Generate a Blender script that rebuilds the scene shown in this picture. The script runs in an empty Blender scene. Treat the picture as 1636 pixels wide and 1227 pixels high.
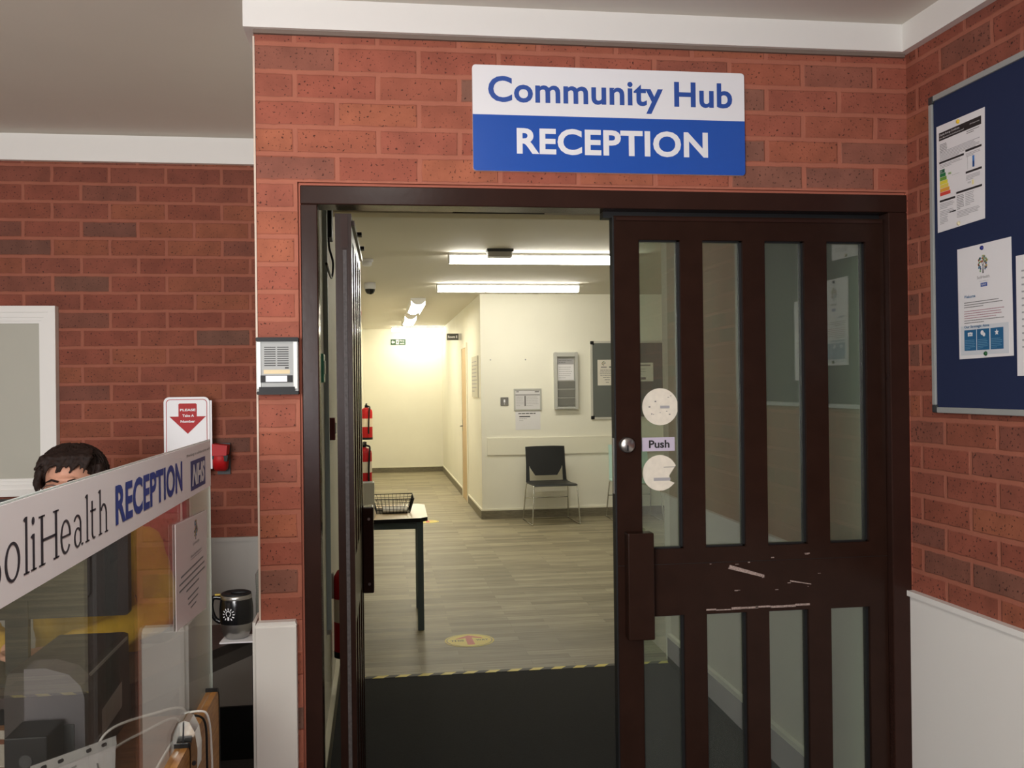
import bpy, bmesh, math, random
from mathutils import Vector, Matrix
random.seed(7)
sc = bpy.context.scene
COL = sc.collection
PI = math.pi

# ------------------------------------------------------------------ materials
def s2l(c):
    return tuple(((v/255)/12.92 if v/255 <= .04045 else ((v/255+.055)/1.055)**2.4) for v in c)
MATS = {}
def mat(name, rgb, rough=.6, metal=0., spec=.5, noise=0., nscale=30., bump=0., bscale=200., emit=None, emit_s=0., alpha=1., coat=0., trans=0.):
    if name in MATS: return MATS[name]
    m = bpy.data.materials.new(name); m.use_nodes = True
    nt = m.node_tree; b = nt.nodes['Principled BSDF']
    c = s2l(rgb)
    b.inputs['Base Color'].default_value = (*c, 1)
    b.inputs['Roughness'].default_value = rough
    b.inputs['Metallic'].default_value = metal
    b.inputs['Specular IOR Level'].default_value = spec
    b.inputs['Coat Weight'].default_value = coat
    b.inputs['Alpha'].default_value = alpha
    b.inputs['Transmission Weight'].default_value = trans
    if emit:
        b.inputs['Emission Color'].default_value = (*s2l(emit), 1); b.inputs['Emission Strength'].default_value = emit_s
    if noise or bump:
        tc = nt.nodes.new('ShaderNodeTexCoord')
    if noise:
        n = nt.nodes.new('ShaderNodeTexNoise'); n.inputs['Scale'].default_value = nscale; n.inputs['Detail'].default_value = 5
        nt.links.new(tc.outputs['Object'], n.inputs['Vector'])
        r = nt.nodes.new('ShaderNodeValToRGB')
        r.color_ramp.elements[0].position = .3; r.color_ramp.elements[1].position = .7
        r.color_ramp.elements[0].color = (*[v*(1-noise) for v in c], 1); r.color_ramp.elements[1].color = (*[min(1, v*(1+noise)) for v in c], 1)
        nt.links.new(n.outputs['Fac'], r.inputs['Fac']); nt.links.new(r.outputs['Color'], b.inputs['Base Color'])
    if bump:
        n = nt.nodes.new('ShaderNodeTexNoise'); n.inputs['Scale'].default_value = bscale
        nt.links.new(tc.outputs['Object'], n.inputs['Vector'])
        bp = nt.nodes.new('ShaderNodeBump'); bp.inputs['Strength'].default_value = bump; bp.inputs['Distance'].default_value = .002
        nt.links.new(n.outputs['Fac'], bp.inputs['Height']); nt.links.new(bp.outputs['Normal'], b.inputs['Normal'])
    MATS[name] = m
    return m

def brick_mat(name, axis, jx, zm, dim=1.):
    """fair-faced red brick: jx = a vertical joint of an even course, zm = a bed joint below an even course"""
    m = bpy.data.materials.new(name); m.use_nodes = True; nt = m.node_tree; N = nt.nodes.new; L = nt.links.new
    b = nt.nodes['Principled BSDF']
    tc = N('ShaderNodeTexCoord'); sp = N('ShaderNodeSeparateXYZ'); L(tc.outputs['Object'], sp.inputs[0])
    ax = N('ShaderNodeMath'); ax.operation = 'MULTIPLY_ADD'; ax.inputs[1].default_value = 1; ax.inputs[2].default_value = -jx-.1125+.225*60
    L(sp.outputs[axis], ax.inputs[0])
    az = N('ShaderNodeMath'); az.operation = 'ADD'; az.inputs[1].default_value = -zm+.075*60; L(sp.outputs['Z'], az.inputs[0])
    # wobble so the arrises are not ruler straight
    wn = N('ShaderNodeTexNoise'); wn.inputs['Scale'].default_value = 22; wn.inputs['Detail'].default_value = 3; L(tc.outputs['Object'], wn.inputs['Vector'])
    wm = N('ShaderNodeVectorMath'); wm.operation = 'SUBTRACT'; wm.inputs[1].default_value = (.5, .5, .5); L(wn.outputs['Color'], wm.inputs[0])
    ws = N('ShaderNodeVectorMath'); ws.operation = 'SCALE'; ws.inputs['Scale'].default_value = .006; L(wm.outputs[0], ws.inputs[0])
    cb = N('ShaderNodeCombineXYZ'); L(ax.outputs[0], cb.inputs[0]); L(az.outputs[0], cb.inputs[1])
    ad = N('ShaderNodeVectorMath'); L(cb.outputs[0], ad.inputs[0]); L(ws.outputs[0], ad.inputs[1])
    br = N('ShaderNodeTexBrick'); br.inputs['Scale'].default_value = 1; br.inputs['Brick Width'].default_value = .225; br.inputs['Row Height'].default_value = .075
    br.inputs['Mortar Size'].default_value = .0088; br.inputs['Mortar Smooth'].default_value = .45; br.offset = .5
    br.inputs['Color1'].default_value = (0, 0, 0, 1); br.inputs['Color2'].default_value = (1, 1, 1, 1)
    L(ad.outputs[0], br.inputs['Vector'])
    rp = N('ShaderNodeValToRGB'); cr = rp.color_ramp; cr.interpolation = 'LINEAR'
    cols = [(0, (128, 92, 78)), (.10, (148, 86, 70)), (.34, (160, 90, 72)), (.6, (152, 84, 67)), (.8, (166, 98, 73)), (.93, (150, 84, 68)), (1., (120, 88, 76))]
    while len(cr.elements) < len(cols): cr.elements.new(.5)
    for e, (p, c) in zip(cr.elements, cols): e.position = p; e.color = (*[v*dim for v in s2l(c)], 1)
    L(br.outputs['Color'], rp.inputs['Fac'])
    # cloudiness inside each brick
    n1 = N('ShaderNodeTexNoise'); n1.inputs['Scale'].default_value = 14; n1.inputs['Detail'].default_value = 6; L(tc.outputs['Object'], n1.inputs['Vector'])
    mr = N('ShaderNodeMapRange'); mr.inputs[1].default_value = .3; mr.inputs[2].default_value = .7; mr.inputs[3].default_value = .82; mr.inputs[4].default_value = 1.12; L(n1.outputs['Fac'], mr.inputs[0])
    m1 = N('ShaderNodeMix'); m1.data_type = 'RGBA'; m1.blend_type = 'MULTIPLY'; m1.inputs[0].default_value = 1
    L(rp.outputs['Color'], m1.inputs[6]); L(mr.outputs[0], m1.inputs[7])
    # dark burnt specks
    v = N('ShaderNodeTexNoise'); v.inputs['Scale'].default_value = 130; v.inputs['Detail'].default_value = 1; L(tc.outputs['Object'], v.inputs['Vector'])
    vr = N('ShaderNodeMapRange'); vr.inputs[1].default_value = .64; vr.inputs[2].default_value = .70; vr.inputs[3].default_value = 0; vr.inputs[4].default_value = .85; L(v.outputs['Fac'], vr.inputs[0])
    m2 = N('ShaderNodeMix'); m2.data_type = 'RGBA'; m2.inputs[7].default_value = (*s2l((50, 26, 22)), 1)
    L(vr.outputs[0], m2.inputs[0]); L(m1.outputs[2], m2.inputs[6])
    m3 = N('ShaderNodeMix'); m3.data_type = 'RGBA'; L(br.outputs['Fac'], m3.inputs[0]); L(m2.outputs[2], m3.inputs[6])
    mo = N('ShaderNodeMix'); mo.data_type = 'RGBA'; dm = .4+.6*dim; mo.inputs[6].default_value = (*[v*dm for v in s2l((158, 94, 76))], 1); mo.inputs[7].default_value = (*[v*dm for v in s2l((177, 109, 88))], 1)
    L(n1.outputs['Fac'], mo.inputs[0]); L(mo.outputs[2], m3.inputs[7])
    L(m3.outputs[2], b.inputs['Base Color'])
    b.inputs['Roughness'].default_value = .8; b.inputs['Specular IOR Level'].default_value = .3
    inv = N('ShaderNodeMath'); inv.operation = 'MULTIPLY_ADD'; inv.inputs[1].default_value = -1.0; inv.inputs[2].default_value = 1; L(br.outputs['Fac'], inv.inputs[0])
    ah = N('ShaderNodeMath'); ah.operation = 'MULTIPLY_ADD'; ah.inputs[1].default_value = .35; L(v.outputs['Fac'], ah.inputs[0]); L(inv.outputs[0], ah.inputs[2])
    bp = N('ShaderNodeBump'); bp.inputs['Strength'].default_value = .55; bp.inputs['Distance'].default_value = .005; L(ah.outputs[0], bp.inputs['Height']); L(bp.outputs['Normal'], b.inputs['Normal'])
    return m

def plank_mat(name):
    m = bpy.data.materials.new(name); m.use_nodes = True; nt = m.node_tree; N = nt.nodes.new; L = nt.links.new
    b = nt.nodes['Principled BSDF']; tc = N('ShaderNodeTexCoord')
    br = N('ShaderNodeTexBrick'); br.inputs['Scale'].default_value = 1; br.inputs['Brick Width'].default_value = .62; br.inputs['Row Height'].default_value = .085
    br.inputs['Mortar Size'].default_value = .0012; br.offset = .37; br.inputs['Color1'].default_value = (*s2l((122, 114, 91)), 1); br.inputs['Color2'].default_value = (*s2l((158, 148, 121)), 1)
    br.inputs['Mortar'].default_value = (*s2l((114, 106, 86)), 1)
    mp0 = N('ShaderNodeMapping'); mp0.inputs['Location'].default_value = (20, 20, 0); L(tc.outputs['Object'], mp0.inputs[0]); L(mp0.outputs[0], br.inputs['Vector'])
    mp = N('ShaderNodeMapping'); mp.inputs['Scale'].default_value = (2.4, 26, 1); L(tc.outputs['Object'], mp.inputs[0])
    n = N('ShaderNodeTexNoise'); n.inputs['Scale'].default_value = 1.6; n.inputs['Detail'].default_value = 6; L(mp.outputs[0], n.inputs['Vector'])
    mr = N('ShaderNodeMapRange'); mr.inputs[1].default_value = .3; mr.inputs[2].default_value = .7; mr.inputs[3].default_value = .7; mr.inputs[4].default_value = 1.22; L(n.outputs['Fac'], mr.inputs[0])
    mx = N('ShaderNodeMix'); mx.data_type = 'RGBA'; mx.blend_type = 'MULTIPLY'; mx.inputs[0].default_value = 1
    L(br.outputs['Color'], mx.inputs[6]); L(mr.outputs[0], mx.inputs[7]); L(mx.outputs[2], b.inputs['Base Color'])
    b.inputs['Roughness'].default_value = .5; b.inputs['Specular IOR Level'].default_value = .35
    return m

def wood_mat(name, c1, c2, axis_scale, rough=.4):
    m = bpy.data.materials.new(name); m.use_nodes = True; nt = m.node_tree; N = nt.nodes.new; L = nt.links.new
    b = nt.nodes['Principled BSDF']; tc = N('ShaderNodeTexCoord')
    mp = N('ShaderNodeMapping'); mp.inputs['Scale'].default_value = axis_scale; L(tc.outputs['Object'], mp.inputs[0])
    n = N('ShaderNodeTexNoise'); n.inputs['Scale'].default_value = 4; n.inputs['Detail'].default_value = 6; n.inputs['Distortion'].default_value = .8; L(mp.outputs[0], n.inputs['Vector'])
    r = N('ShaderNodeValToRGB'); r.color_ramp.elements[0].position = .32; r.color_ramp.elements[1].position = .68
    r.color_ramp.elements[0].color = (*s2l(c1), 1); r.color_ramp.elements[1].color = (*s2l(c2), 1)
    L(n.outputs['Fac'], r.inputs['Fac']); L(r.outputs['Color'], b.inputs['Base Color']); b.inputs['Roughness'].default_value = rough
    return m

def glass_mat(name, tint=(235, 242, 238), ior=.06, dirt=.0, rough=0.):
    """thin pane: clear transmission with a Fresnel reflection, plus a little dust"""
    m = bpy.data.materials.new(name); m.use_nodes = True; nt = m.node_tree; N = nt.nodes.new; L = nt.links.new
    for x in list(nt.nodes):
        if x.type == 'BSDF_PRINCIPLED': nt.nodes.remove(x)
    out = [x for x in nt.nodes if x.type == 'OUTPUT_MATERIAL'][0]
    tr = N('ShaderNodeBsdfTransparent'); tr.inputs[0].default_value = (*s2l(tint), 1)
    gl = N('ShaderNodeBsdfGlossy'); gl.inputs['Roughness'].default_value = rough; gl.inputs[0].default_value = (.95, .95, .95, 1)
    lw = N('ShaderNodeLayerWeight'); pw = N('ShaderNodeMath'); pw.operation = 'POWER'; pw.inputs[1].default_value = 5; L(lw.outputs['Facing'], pw.inputs[0])
    fr = N('ShaderNodeMath'); fr.operation = 'MULTIPLY_ADD'; fr.inputs[1].default_value = 1-ior; fr.inputs[2].default_value = ior; L(pw.outputs[0], fr.inputs[0])
    mx = N('ShaderNodeMixShader'); L(fr.outputs[0], mx.inputs[0]); L(tr.outputs[0], mx.inputs[1]); L(gl.outputs[0], mx.inputs[2])
    last = mx
    if dirt:
        df = N('ShaderNodeBsdfDiffuse'); df.inputs[0].default_value = (.75, .74, .7, 1)
        m2 = N('ShaderNodeMixShader'); m2.inputs[0].default_value = dirt; L(mx.outputs[0], m2.inputs[1]); L(df.outputs[0], m2.inputs[2]); last = m2
    L(last.outputs[0], out.inputs['Surface'])
    return m

BRICK_F = brick_mat('brick_front', 'X', -.097, 2.407)
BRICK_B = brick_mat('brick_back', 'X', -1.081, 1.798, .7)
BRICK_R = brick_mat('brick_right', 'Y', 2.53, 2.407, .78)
PLANK = plank_mat('vinyl_plank')
OAK = wood_mat('oak', (150, 98, 38), (196, 142, 72), (3, 3, 26))
DARKWOOD = wood_mat('dark_wood', (46, 33, 30), (62, 45, 40), (2, 22, 22), .6)
TABLEWOOD = wood_mat('table_wood', (222, 192, 146), (234, 208, 166), (3, 26, 3), .35)
PALEWOOD = wood_mat('pale_wood', (196, 166, 120), (214, 186, 142), (24, 24, 2), .45)
SKIRTWOOD = wood_mat('skirting_vinyl', (98, 92, 76), (128, 120, 100), (3, 3, 30), .5)
GLASS = glass_mat('door_glass', (226, 236, 230), .12, .02)
PERSPEX = glass_mat('perspex', (238, 238, 234), .035, .02)
PERSPEX_EDGE = mat('perspex_edge', (190, 200, 198), .2)
WHITE = mat('white_paint', (232, 230, 226), .45)
PVC = mat('white_pvc', (234, 231, 226), .35)
CREAM = mat('cream_wall', (240, 237, 222), .7, noise=.03, nscale=1.5, bump=.05, bscale=300)
CREAMTRIM = mat('cream_gloss', (240, 236, 218), .4)
CEIL = mat('ceiling_paint', (222, 216, 206), .8, noise=.02, nscale=2)
CEILH = mat('hall_ceiling_paint', (218, 213, 200), .8)
BROWN = mat('brown_gloss_paint', (42, 26, 20), .26, spec=.14, noise=.12, nscale=14, bump=.08, bscale=60)
BROWN2 = mat('brown_gloss_frame', (49, 31, 26), .22, spec=.15, noise=.1, nscale=10, bump=.08, bscale=60)
SCRAPE = mat('bare_scrape', (156, 138, 130), .6, noise=.5, nscale=220)
GASKET = mat('black_gasket', (18, 20, 22), .5)
BLACK = mat('black_plastic', (22, 22, 24), .5, spec=.25)
BLACKG = mat('black_gloss', (16, 16, 18), .18)
CHARCOAL = mat('charcoal', (52, 54, 56), .5)
ALU = mat('aluminium', (158, 160, 158), .5, metal=.1, spec=.25)
SILVER = mat('silver_paint', (192, 192, 186), .45, metal=.25)
CHROME = mat('chrome', (214, 214, 212), .14, metal=1.)
STEEL = mat('brushed_steel', (176, 174, 170), .3, metal=.95)
BLUE = mat('sign_blue', (36, 84, 176), .24)
SIGNW = mat('sign_white', (236, 236, 240), .4)
INK = mat('ink_black', (36, 34, 36), .6)
INKG = mat('ink_grey', (120, 118, 118), .7)
INKL = mat('ink_light', (164, 162, 164), .7)
NAVYINK = mat('ink_blue', (40, 78, 160), .5)
PAPER = mat('paper_white', (228, 226, 228), .7)
PAPERW = mat('paper_warm', (226, 220, 208), .7)
FELTBLUE = mat('felt_blue', (19, 33, 70), .95, bump=.25, bscale=700)
FELTGREY = mat('felt_grey', (104, 108, 104), .95, bump=.25, bscale=500)
RED = mat('red_plastic', (178, 20, 26), .5, spec=.3)
REDDK = mat('dark_red', (110, 22, 28), .35)
GREEN = mat('green_plastic', (84, 190, 150), .35)
MATBLK = mat('entrance_matting', (23, 23, 23), .95, noise=.25, nscale=120, bump=.8, bscale=260)
CARPET = mat('grey_carpet', (70, 68, 68), .95, noise=.2, nscale=80)
YEL = mat('yellow_vinyl', (230, 210, 92), .5)
ARROW = mat('arrow_red', (206, 84, 66), .5)
TEAL = mat('slate_metal', (88, 104, 108), .4)
MINT = mat('mint_plastic', (196, 228, 218), .4)
GREYP = mat('grey_panel', (176, 172, 166), .6)
LAMP = mat('lamp_diffuser', (255, 250, 232), .5, emit=(255, 250, 236), emit_s=31.)
LAMPC = mat('lamp_diffuser_corridor', (255, 250, 230), .5, emit=(255, 247, 224), emit_s=32.)
PAPERBACK = mat('paper_back', (226, 226, 226), .6, alpha=.8)
FROST = mat('frosted_glass', (178, 176, 164), .55)
WINGLASS = glass_mat('window_glass', (253, 253, 253), .03)
CLEARB = glass_mat('bottle_clear', (225, 230, 228), .04, .05)

# ------------------------------------------------------------------ mesh builder
class MB:
    def __init__(s): s.bm = bmesh.new(); s.mats = []
    def mi(s, m):
        if m not in s.mats: s.mats.append(m)
        return s.mats.index(m)
    def face(s, vs, m, smooth=False):
        try: f = s.bm.faces.new(vs)
        except ValueError: return None
        f.material_index = s.mi(m); f.smooth = smooth; return f
    def box(s, x0, x1, y0, y1, z0, z1, m, bev=0.):
        x0, x1 = sorted((x0, x1)); y0, y1 = sorted((y0, y1)); z0, z1 = sorted((z0, z1))
        v = [s.bm.verts.new(p) for p in ((x0, y0, z0), (x1, y0, z0), (x1, y1, z0), (x0, y1, z0), (x0, y0, z1), (x1, y0, z1), (x1, y1, z1), (x0, y1, z1))]
        fs = [s.face([v[i] for i in q], m) for q in ((3, 2, 1, 0), (4, 5, 6, 7), (0, 1, 5, 4), (1, 2, 6, 5), (2, 3, 7, 6), (3, 0, 4, 7))]
        if bev:
            es = list({e for f in fs for e in f.edges})
            bmesh.ops.bevel(s.bm, geom=es, offset=bev, segments=2, affect='EDGES', profile=.5)
        return s
    def prism(s, pts, n0, n1, m, frame=None, m2=None):
        """polygon pts (u,v) extruded from n0 to n1; frame maps (u,v,n) to xyz, default x=u z=v y=n"""
        fr = frame or (lambda u, v, n: (u, n, v))
        a = [s.bm.verts.new(fr(u, v, n0)) for u, v in pts]; b = [s.bm.verts.new(fr(u, v, n1)) for u, v in pts]
        s.face(a, m); s.face(b[::-1], m2 or m)
        k = len(pts)
        for i in range(k): s.face([a[i], a[(i+1) % k], b[(i+1) % k], b[i]][::-1], m2 or m)
        return s
    def rect(s, u0, u1, v0, v1, m, n=-.0006, d=.0004):
        """thin printed patch in local xz, facing -y"""
        return s.prism([(u0, v0), (u1, v0), (u1, v1), (u0, v1)], n-d, n, m)
    def disc(s, u, v, r, m, n=-.0006, d=.0004, seg=28, ry=None):
        return s.prism([(u+r*math.cos(2*PI*i/seg), v+(ry or r)*math.sin(2*PI*i/seg)) for i in range(seg)], n-d, n, m)
    def rrect(s, u0, u1, v0, v1, r, n0, n1, m, seg=5):
        return s.prism(rr(u0, u1, v0, v1, r, seg), n0, n1, m)
    def tube(s, pts, r, m, seg=8, cap=True, closed=False):
        pts = [Vector(p) for p in pts]; rings = []; k = len(pts)
        up = None
        for i, p in enumerate(pts):
            if closed: d = (pts[(i+1) % k]-pts[i-1])
            else: d = (pts[min(i+1, k-1)]-pts[max(i-1, 0)])
            d.normalize()
            if up is None: up = Vector((0, 0, 1)) if abs(d.z) < .9 else Vector((1, 0, 0))
            a = d.cross(up)
            if a.length < 1e-4: a = d.orthogonal()
            a.normalize(); bb = a.cross(d).normalized(); up = bb
            rr_ = r[i] if isinstance(r, (list, tuple)) else r
            rings.append([s.bm.verts.new(p+a*rr_*math.cos(2*PI*j/seg)+bb*rr_*math.sin(2*PI*j/seg)) for j in range(seg)])
        for i in range(k if closed else k-1):
            A, B = rings[i], rings[(i+1) % k]
            for j in range(seg): s.face([A[j], A[(j+1) % seg], B[(j+1) % seg], B[j]], m, True)
        if cap and not closed: s.face(rings[0][::-1], m); s.face(rings[-1], m)
        return s
    def lathe(s, prof, m, c=(0, 0, 0), seg=28, axis='Z', cap=True):
        rings = []
        for r, h in prof:
            ring = []
            for j in range(seg):
                a = 2*PI*j/seg; p = (r*math.cos(a), r*math.sin(a), h)
                if axis == 'Y': p = (p[0], p[2], p[1])
                if axis == 'X': p = (p[2], p[0], p[1])
                ring.append(s.bm.verts.new((p[0]+c[0], p[1]+c[1], p[2]+c[2])))
            rings.append(ring)
        for A, B in zip(rings, rings[1:]):
            for j in range(seg): s.face([A[j], A[(j+1) % seg], B[(j+1) % seg], B[j]], m, True)
        if cap: s.face(rings[0][::-1], m); s.face(rings[-1], m)
        return s
    def ball(s, c, r, m, seg=14):
        r = r if isinstance(r, (tuple, list)) else (r, r, r)
        mtx = Matrix.Translation(c) @ Matrix.Diagonal((*r, 1))
        g = bmesh.ops.create_uvsphere(s.bm, u_segments=seg, v_segments=max(6, seg//2+1), radius=1, matrix=mtx)
        for v in g['verts']:
            for f in v.link_faces: f.material_index = s.mi(m); f.smooth = True
        return s
    def text(s, body, u0, u1, v0, v1, m, bold=0., n=-.0006, depth=.0006, spacing=1., shear=0., keep=False):
        """lettering fitted into the box u0..u1, v0..v1 of the local xz plane"""
        cu = bpy.data.curves.new('t', 'FONT'); cu.body = body; cu.offset = bold; cu.space_character = spacing; cu.shear = shear; cu.fill_mode = 'FRONT'; cu.resolution_u = 4
        ob = bpy.data.objects.new('t', cu); COL.objects.link(ob)
        dg = bpy.context.evaluated_depsgraph_get(); me = bpy.data.meshes.new_from_object(ob.evaluated_get(dg))
        xs = [v.co.x for v in me.vertices]; ys = [v.co.y for v in me.vertices]
        x0, x1, y0, y1 = min(xs), max(xs), min(ys), max(ys)
        ku, kv = (u1-u0)/(x1-x0), (v1-v0)/(y1-y0)
        if keep: ku = kv
        vs = [s.bm.verts.new((u0+(v.co.x-x0)*ku, n-depth, v0+(v.co.y-y0)*kv)) for v in me.vertices]
        for p in me.polygons: s.face([vs[i] for i in p.vertices], m)
        COL.objects.unlink(ob); bpy.data.objects.remove(ob); bpy.data.curves.remove(cu); bpy.data.meshes.remove(me)
        return s
    def lines(s, u0, u1, v, n_, pitch, h, m, seed=1, centre=False, last=.5, n=-.0006):
        """rows of small print too small to read, broken into word-long dashes"""
        rg = random.Random(seed)
        for i in range(n_):
            w = (u1-u0)*(last if i == n_-1 else rg.uniform(.84, 1.))
            a = u0+((u1-u0)-w)/2 if centre else u0
            e = a+w; x = a
            while x < e-h*.6:
                L = min(rg.uniform(1.6, 6)*h, e-x); s.rect(x, x+L, v-h, v, m, n=n); x += L+h*.55
            v -= pitch
        return s
    def build(s, name, parent=None, loc=None, smooth=False):
        bmesh.ops.recalc_face_normals(s.bm, faces=s.bm.faces[:])
        me = bpy.data.meshes.new(name); s.bm.to_mesh(me); s.bm.free()
        for m in s.mats: me.materials.append(m)
        if smooth:
            for p in me.polygons: p.use_smooth = True
        o = bpy.data.objects.new(name, me); COL.objects.link(o)
        if parent: o.parent = parent
        if loc: o.location = loc
        return o
def rr(u0, u1, v0, v1, r, seg=5):
    P = []
    for cx, cy, a0 in ((u1-r, v1-r, 0), (u0+r, v1-r, 90), (u0+r, v0+r, 180), (u1-r, v0+r, 270)):
        for i in range(seg+1):
            a = math.radians(a0+90*i/seg); P.append((cx+r*math.cos(a), cy+r*math.sin(a)))
    return P
def arc(c, r, a0, a1, n, f): return [f(c[0]+r*math.cos(math.radians(a0+(a1-a0)*i/n)), c[1]+r*math.sin(math.radians(a0+(a1-a0)*i/n))) for i in range(n+1)]
def smoothpath(P, n=8):
    P = [Vector(p) for p in P]; out = []
    for i in range(len(P)-1):
        p0, p1, p2, p3 = P[max(i-1, 0)], P[i], P[i+1], P[min(i+2, len(P)-1)]
        for k in range(n):
            t = k/n
            out.append(.5*((2*p1)+(p2-p0)*t+(2*p0-5*p1+4*p2-p3)*t*t+(3*p1-p0-3*p2+p3)*t**3))
    out.append(P[-1]); return out

def tag(o, label, cat, group=None, kind=None):
    if label: o['label'] = label
    if cat: o['category'] = cat
    if group: o['group'] = group
    if kind: o['kind'] = kind
    return o
def thing(name, label, cat, loc=(0, 0, 0), rz=0., group=None, rx=0., ry=0.):
    o = bpy.data.objects.new(name, None); COL.objects.link(o); o.empty_display_size = .1
    o.location = loc; o.rotation_euler = (rx, ry, rz)
    return tag(o, label, cat, group)
def struct(name, mb, label=None, parent=None):
    o = mb.build(name, parent)
    if parent is None: o['kind'] = 'structure'
    if label: o['label'] = label
    return o
def dup(root, loc, rz, label):
    r = root.copy(); COL.objects.link(r); r.location = loc; r.rotation_euler = (0, 0, rz); r['label'] = label
    for ch in list(root.children):
        c = ch.copy(); COL.objects.link(c); c.parent = r
        for g in ch.children:
            d = g.copy(); COL.objects.link(d); d.parent = c
    return r

# ------------------------------------------------------------------ key dimensions
YF = 2.70            # front brick wall
YB = 4.20            # brick wall behind the reception desk
YR = -1.05          # rear wall behind the photographer
ZC = 2.598           # near ceiling
HX0, HX1 = -.22, 1.22    # corridor walls
YH, YE, YT = 11.27, 17.9, 5.2  # hall back wall, corridor end wall, edge of the matting
ZH = 2.63
RA = .02307          # the right wall splays slightly
def rwx(y): return 1.58+math.tan(RA)*(YF-y)
RROT = -PI/2+RA

# ------------------------------------------------------------------ setting: near room
b = MB(); b.box(-3.2, 1.85, YR, YB, -.05, 0, CARPET); struct('floor', b)
b = MB(); b.box(HX0, 1.7, YF+.001, YT, 0, .006, MATBLK); struct('floor_lobby', b, 'black ribbed entrance matting inside the doorway')
b = MB(); b.box(HX0-.1, 4.7, YT, YE+.1, -.05, .001, PLANK); struct('floor_hall', b)
b = MB(); b.box(HX0, 1.8, YB, YT, -.05, 0, CARPET); struct('floor_base', b)
b = MB(); b.box(-3.2, 1.85, YR, YB+.1, ZC, ZC+.1, CEIL); struct('ceiling', b)
b = MB(); b.box(HX0-.1, 4.7, YF+.13, YE+.1, ZH, ZH+.1, CEILH); struct('ceiling_hall', b)

b = MB()      # front brick wall: pier, lintel, strip beside the right jamb
b.box(-.317, -.205, YF, YF+.11, 0, 2.107, BRICK_F); b.box(-.317, 1.60, YF, YF+.11, 2.107, ZC, BRICK_F)
b.box(-.205, -.198, YF+.012, YF+.11, 0, 2.098, mat('mortar', (178, 104, 84), .9)); b.box(-.205, 1.59, YF+.012, YF+.11, 2.098, 2.107, MATS['mortar'])
b.box(1.575, 1.60, YF, YF+.11, 0, 2.107, BRICK_F)
struct('wall_front', b)
b = MB(); b.box(-.317, -.222, YF+.111, YB, 0, ZC, mat('partition_paint', (214, 210, 200), .7)); struct('wall_partition', b)
b = MB(); b.box(-.3195, -.3145, YF-.004, YF, .915, 2.5, mat('plaster_edge', (214, 196, 180), .8)); struct('trim_1', b)
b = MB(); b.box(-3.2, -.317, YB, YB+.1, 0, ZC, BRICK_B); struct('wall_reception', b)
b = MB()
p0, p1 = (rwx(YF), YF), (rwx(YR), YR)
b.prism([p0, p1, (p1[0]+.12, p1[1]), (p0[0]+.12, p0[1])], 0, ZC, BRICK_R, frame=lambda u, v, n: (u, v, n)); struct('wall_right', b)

b = MB()      # rear wall with the entrance window behind the photographer
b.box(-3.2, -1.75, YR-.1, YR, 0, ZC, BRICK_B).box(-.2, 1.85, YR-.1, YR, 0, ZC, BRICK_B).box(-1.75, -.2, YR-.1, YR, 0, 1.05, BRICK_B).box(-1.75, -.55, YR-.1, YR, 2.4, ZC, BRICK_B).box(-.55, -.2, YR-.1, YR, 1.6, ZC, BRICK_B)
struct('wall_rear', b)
b = MB(); b.box(-3.3, -3.2, YR-.1, YB+.1, 0, ZC, mat('left_wall_paint', (214, 206, 194), .8)); struct('wall_left', b)
b = MB()
for u0, u1, v0, v1 in ((-1.75, -1.70, 1.1, 2.35), (-.6, -.55, 1.1, 2.35), (-1.75, -.55, 1.05, 1.1), (-1.75, -.55, 2.35, 2.4), (-1.175, -1.125, 1.1, 2.35)): b.box(u0, u1, YR-.06, YR, v0, v1, WHITE)
w2_ = struct('window_2', b); MB().box(-1.70, -.6, YR-.035, YR-.031, 1.1, 2.35, WINGLASS).build('window_pane', w2_)
b = MB()
for u0, u1, v0, v1 in ((-.55, -.52, 1.08, 1.57), (-.23, -.2, 1.08, 1.57), (-.55, -.2, 1.05, 1.08), (-.55, -.2, 1.57, 1.6)): b.box(u0, u1, YR-.06, YR, v0, v1, WHITE)
w3_ = struct('window_3', b); MB().box(-.52, -.23, YR-.035, YR-.031, 1.08, 1.57, WINGLASS).build('window_pane', w3_)

# cornices, dado panels, skirtings of the near room
b = MB(); b.box(-.342, 1.58, YF-.026, YF, 2.517, ZC, WHITE).box(-.317, 1.57, YF-.012, YF, 2.506, 2.517, mat('cornice_painted_shadow', (120, 104, 94), .8)); struct('trim_cornice_front', b)  # solid dark strip below the cornice paints in its shadow line
b = MB(); b.box(-.342, -.317, YF, YB-.026, 2.517, ZC, WHITE); struct('trim_cornice_return', b)
b = MB(); b.box(-3.2, -.342, YB-.026, YB, 2.487, 2.58, WHITE).box(-3.2, -.342, YB-.015, YB, 2.58, ZC, WHITE); struct('trim_cornice_back', b)
b = MB()
q0, q1 = (rwx(YF)-.026, YF-.026), (rwx(YR)-.026, YR)
b.prism([q0, q1, (q1[0]+.026, q1[1]), (q0[0]+.026, q0[1])], 2.517, ZC, WHITE, frame=lambda u, v, n: (u, v, n)); struct('trim_cornice_right', b)
b = MB()
for off, z0, z1 in ((.012, 0, .905), (.022, .905, .921)):
    b.prism([(rwx(YF-.002)-off, YF-.002), (rwx(YR)-off, YR), (rwx(YR), YR), (rwx(YF-.002), YF-.002)], z0, z1, PVC, frame=lambda u, v, n: (u, v, n))
struct('trim_dado_right', b, 'white dado cladding with a cap rail on the lower right wall')
b = MB(); b.box(-3.2, -.318, YB-.015, YB, .22, .915, GREYP).box(-3.2, -.318, YB-.02, YB, .908, .925, GREYP).box(-3.2, -.318, YB-.03, YB, 0, .22, BLACK); struct('trim_dado_back', b)
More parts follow.
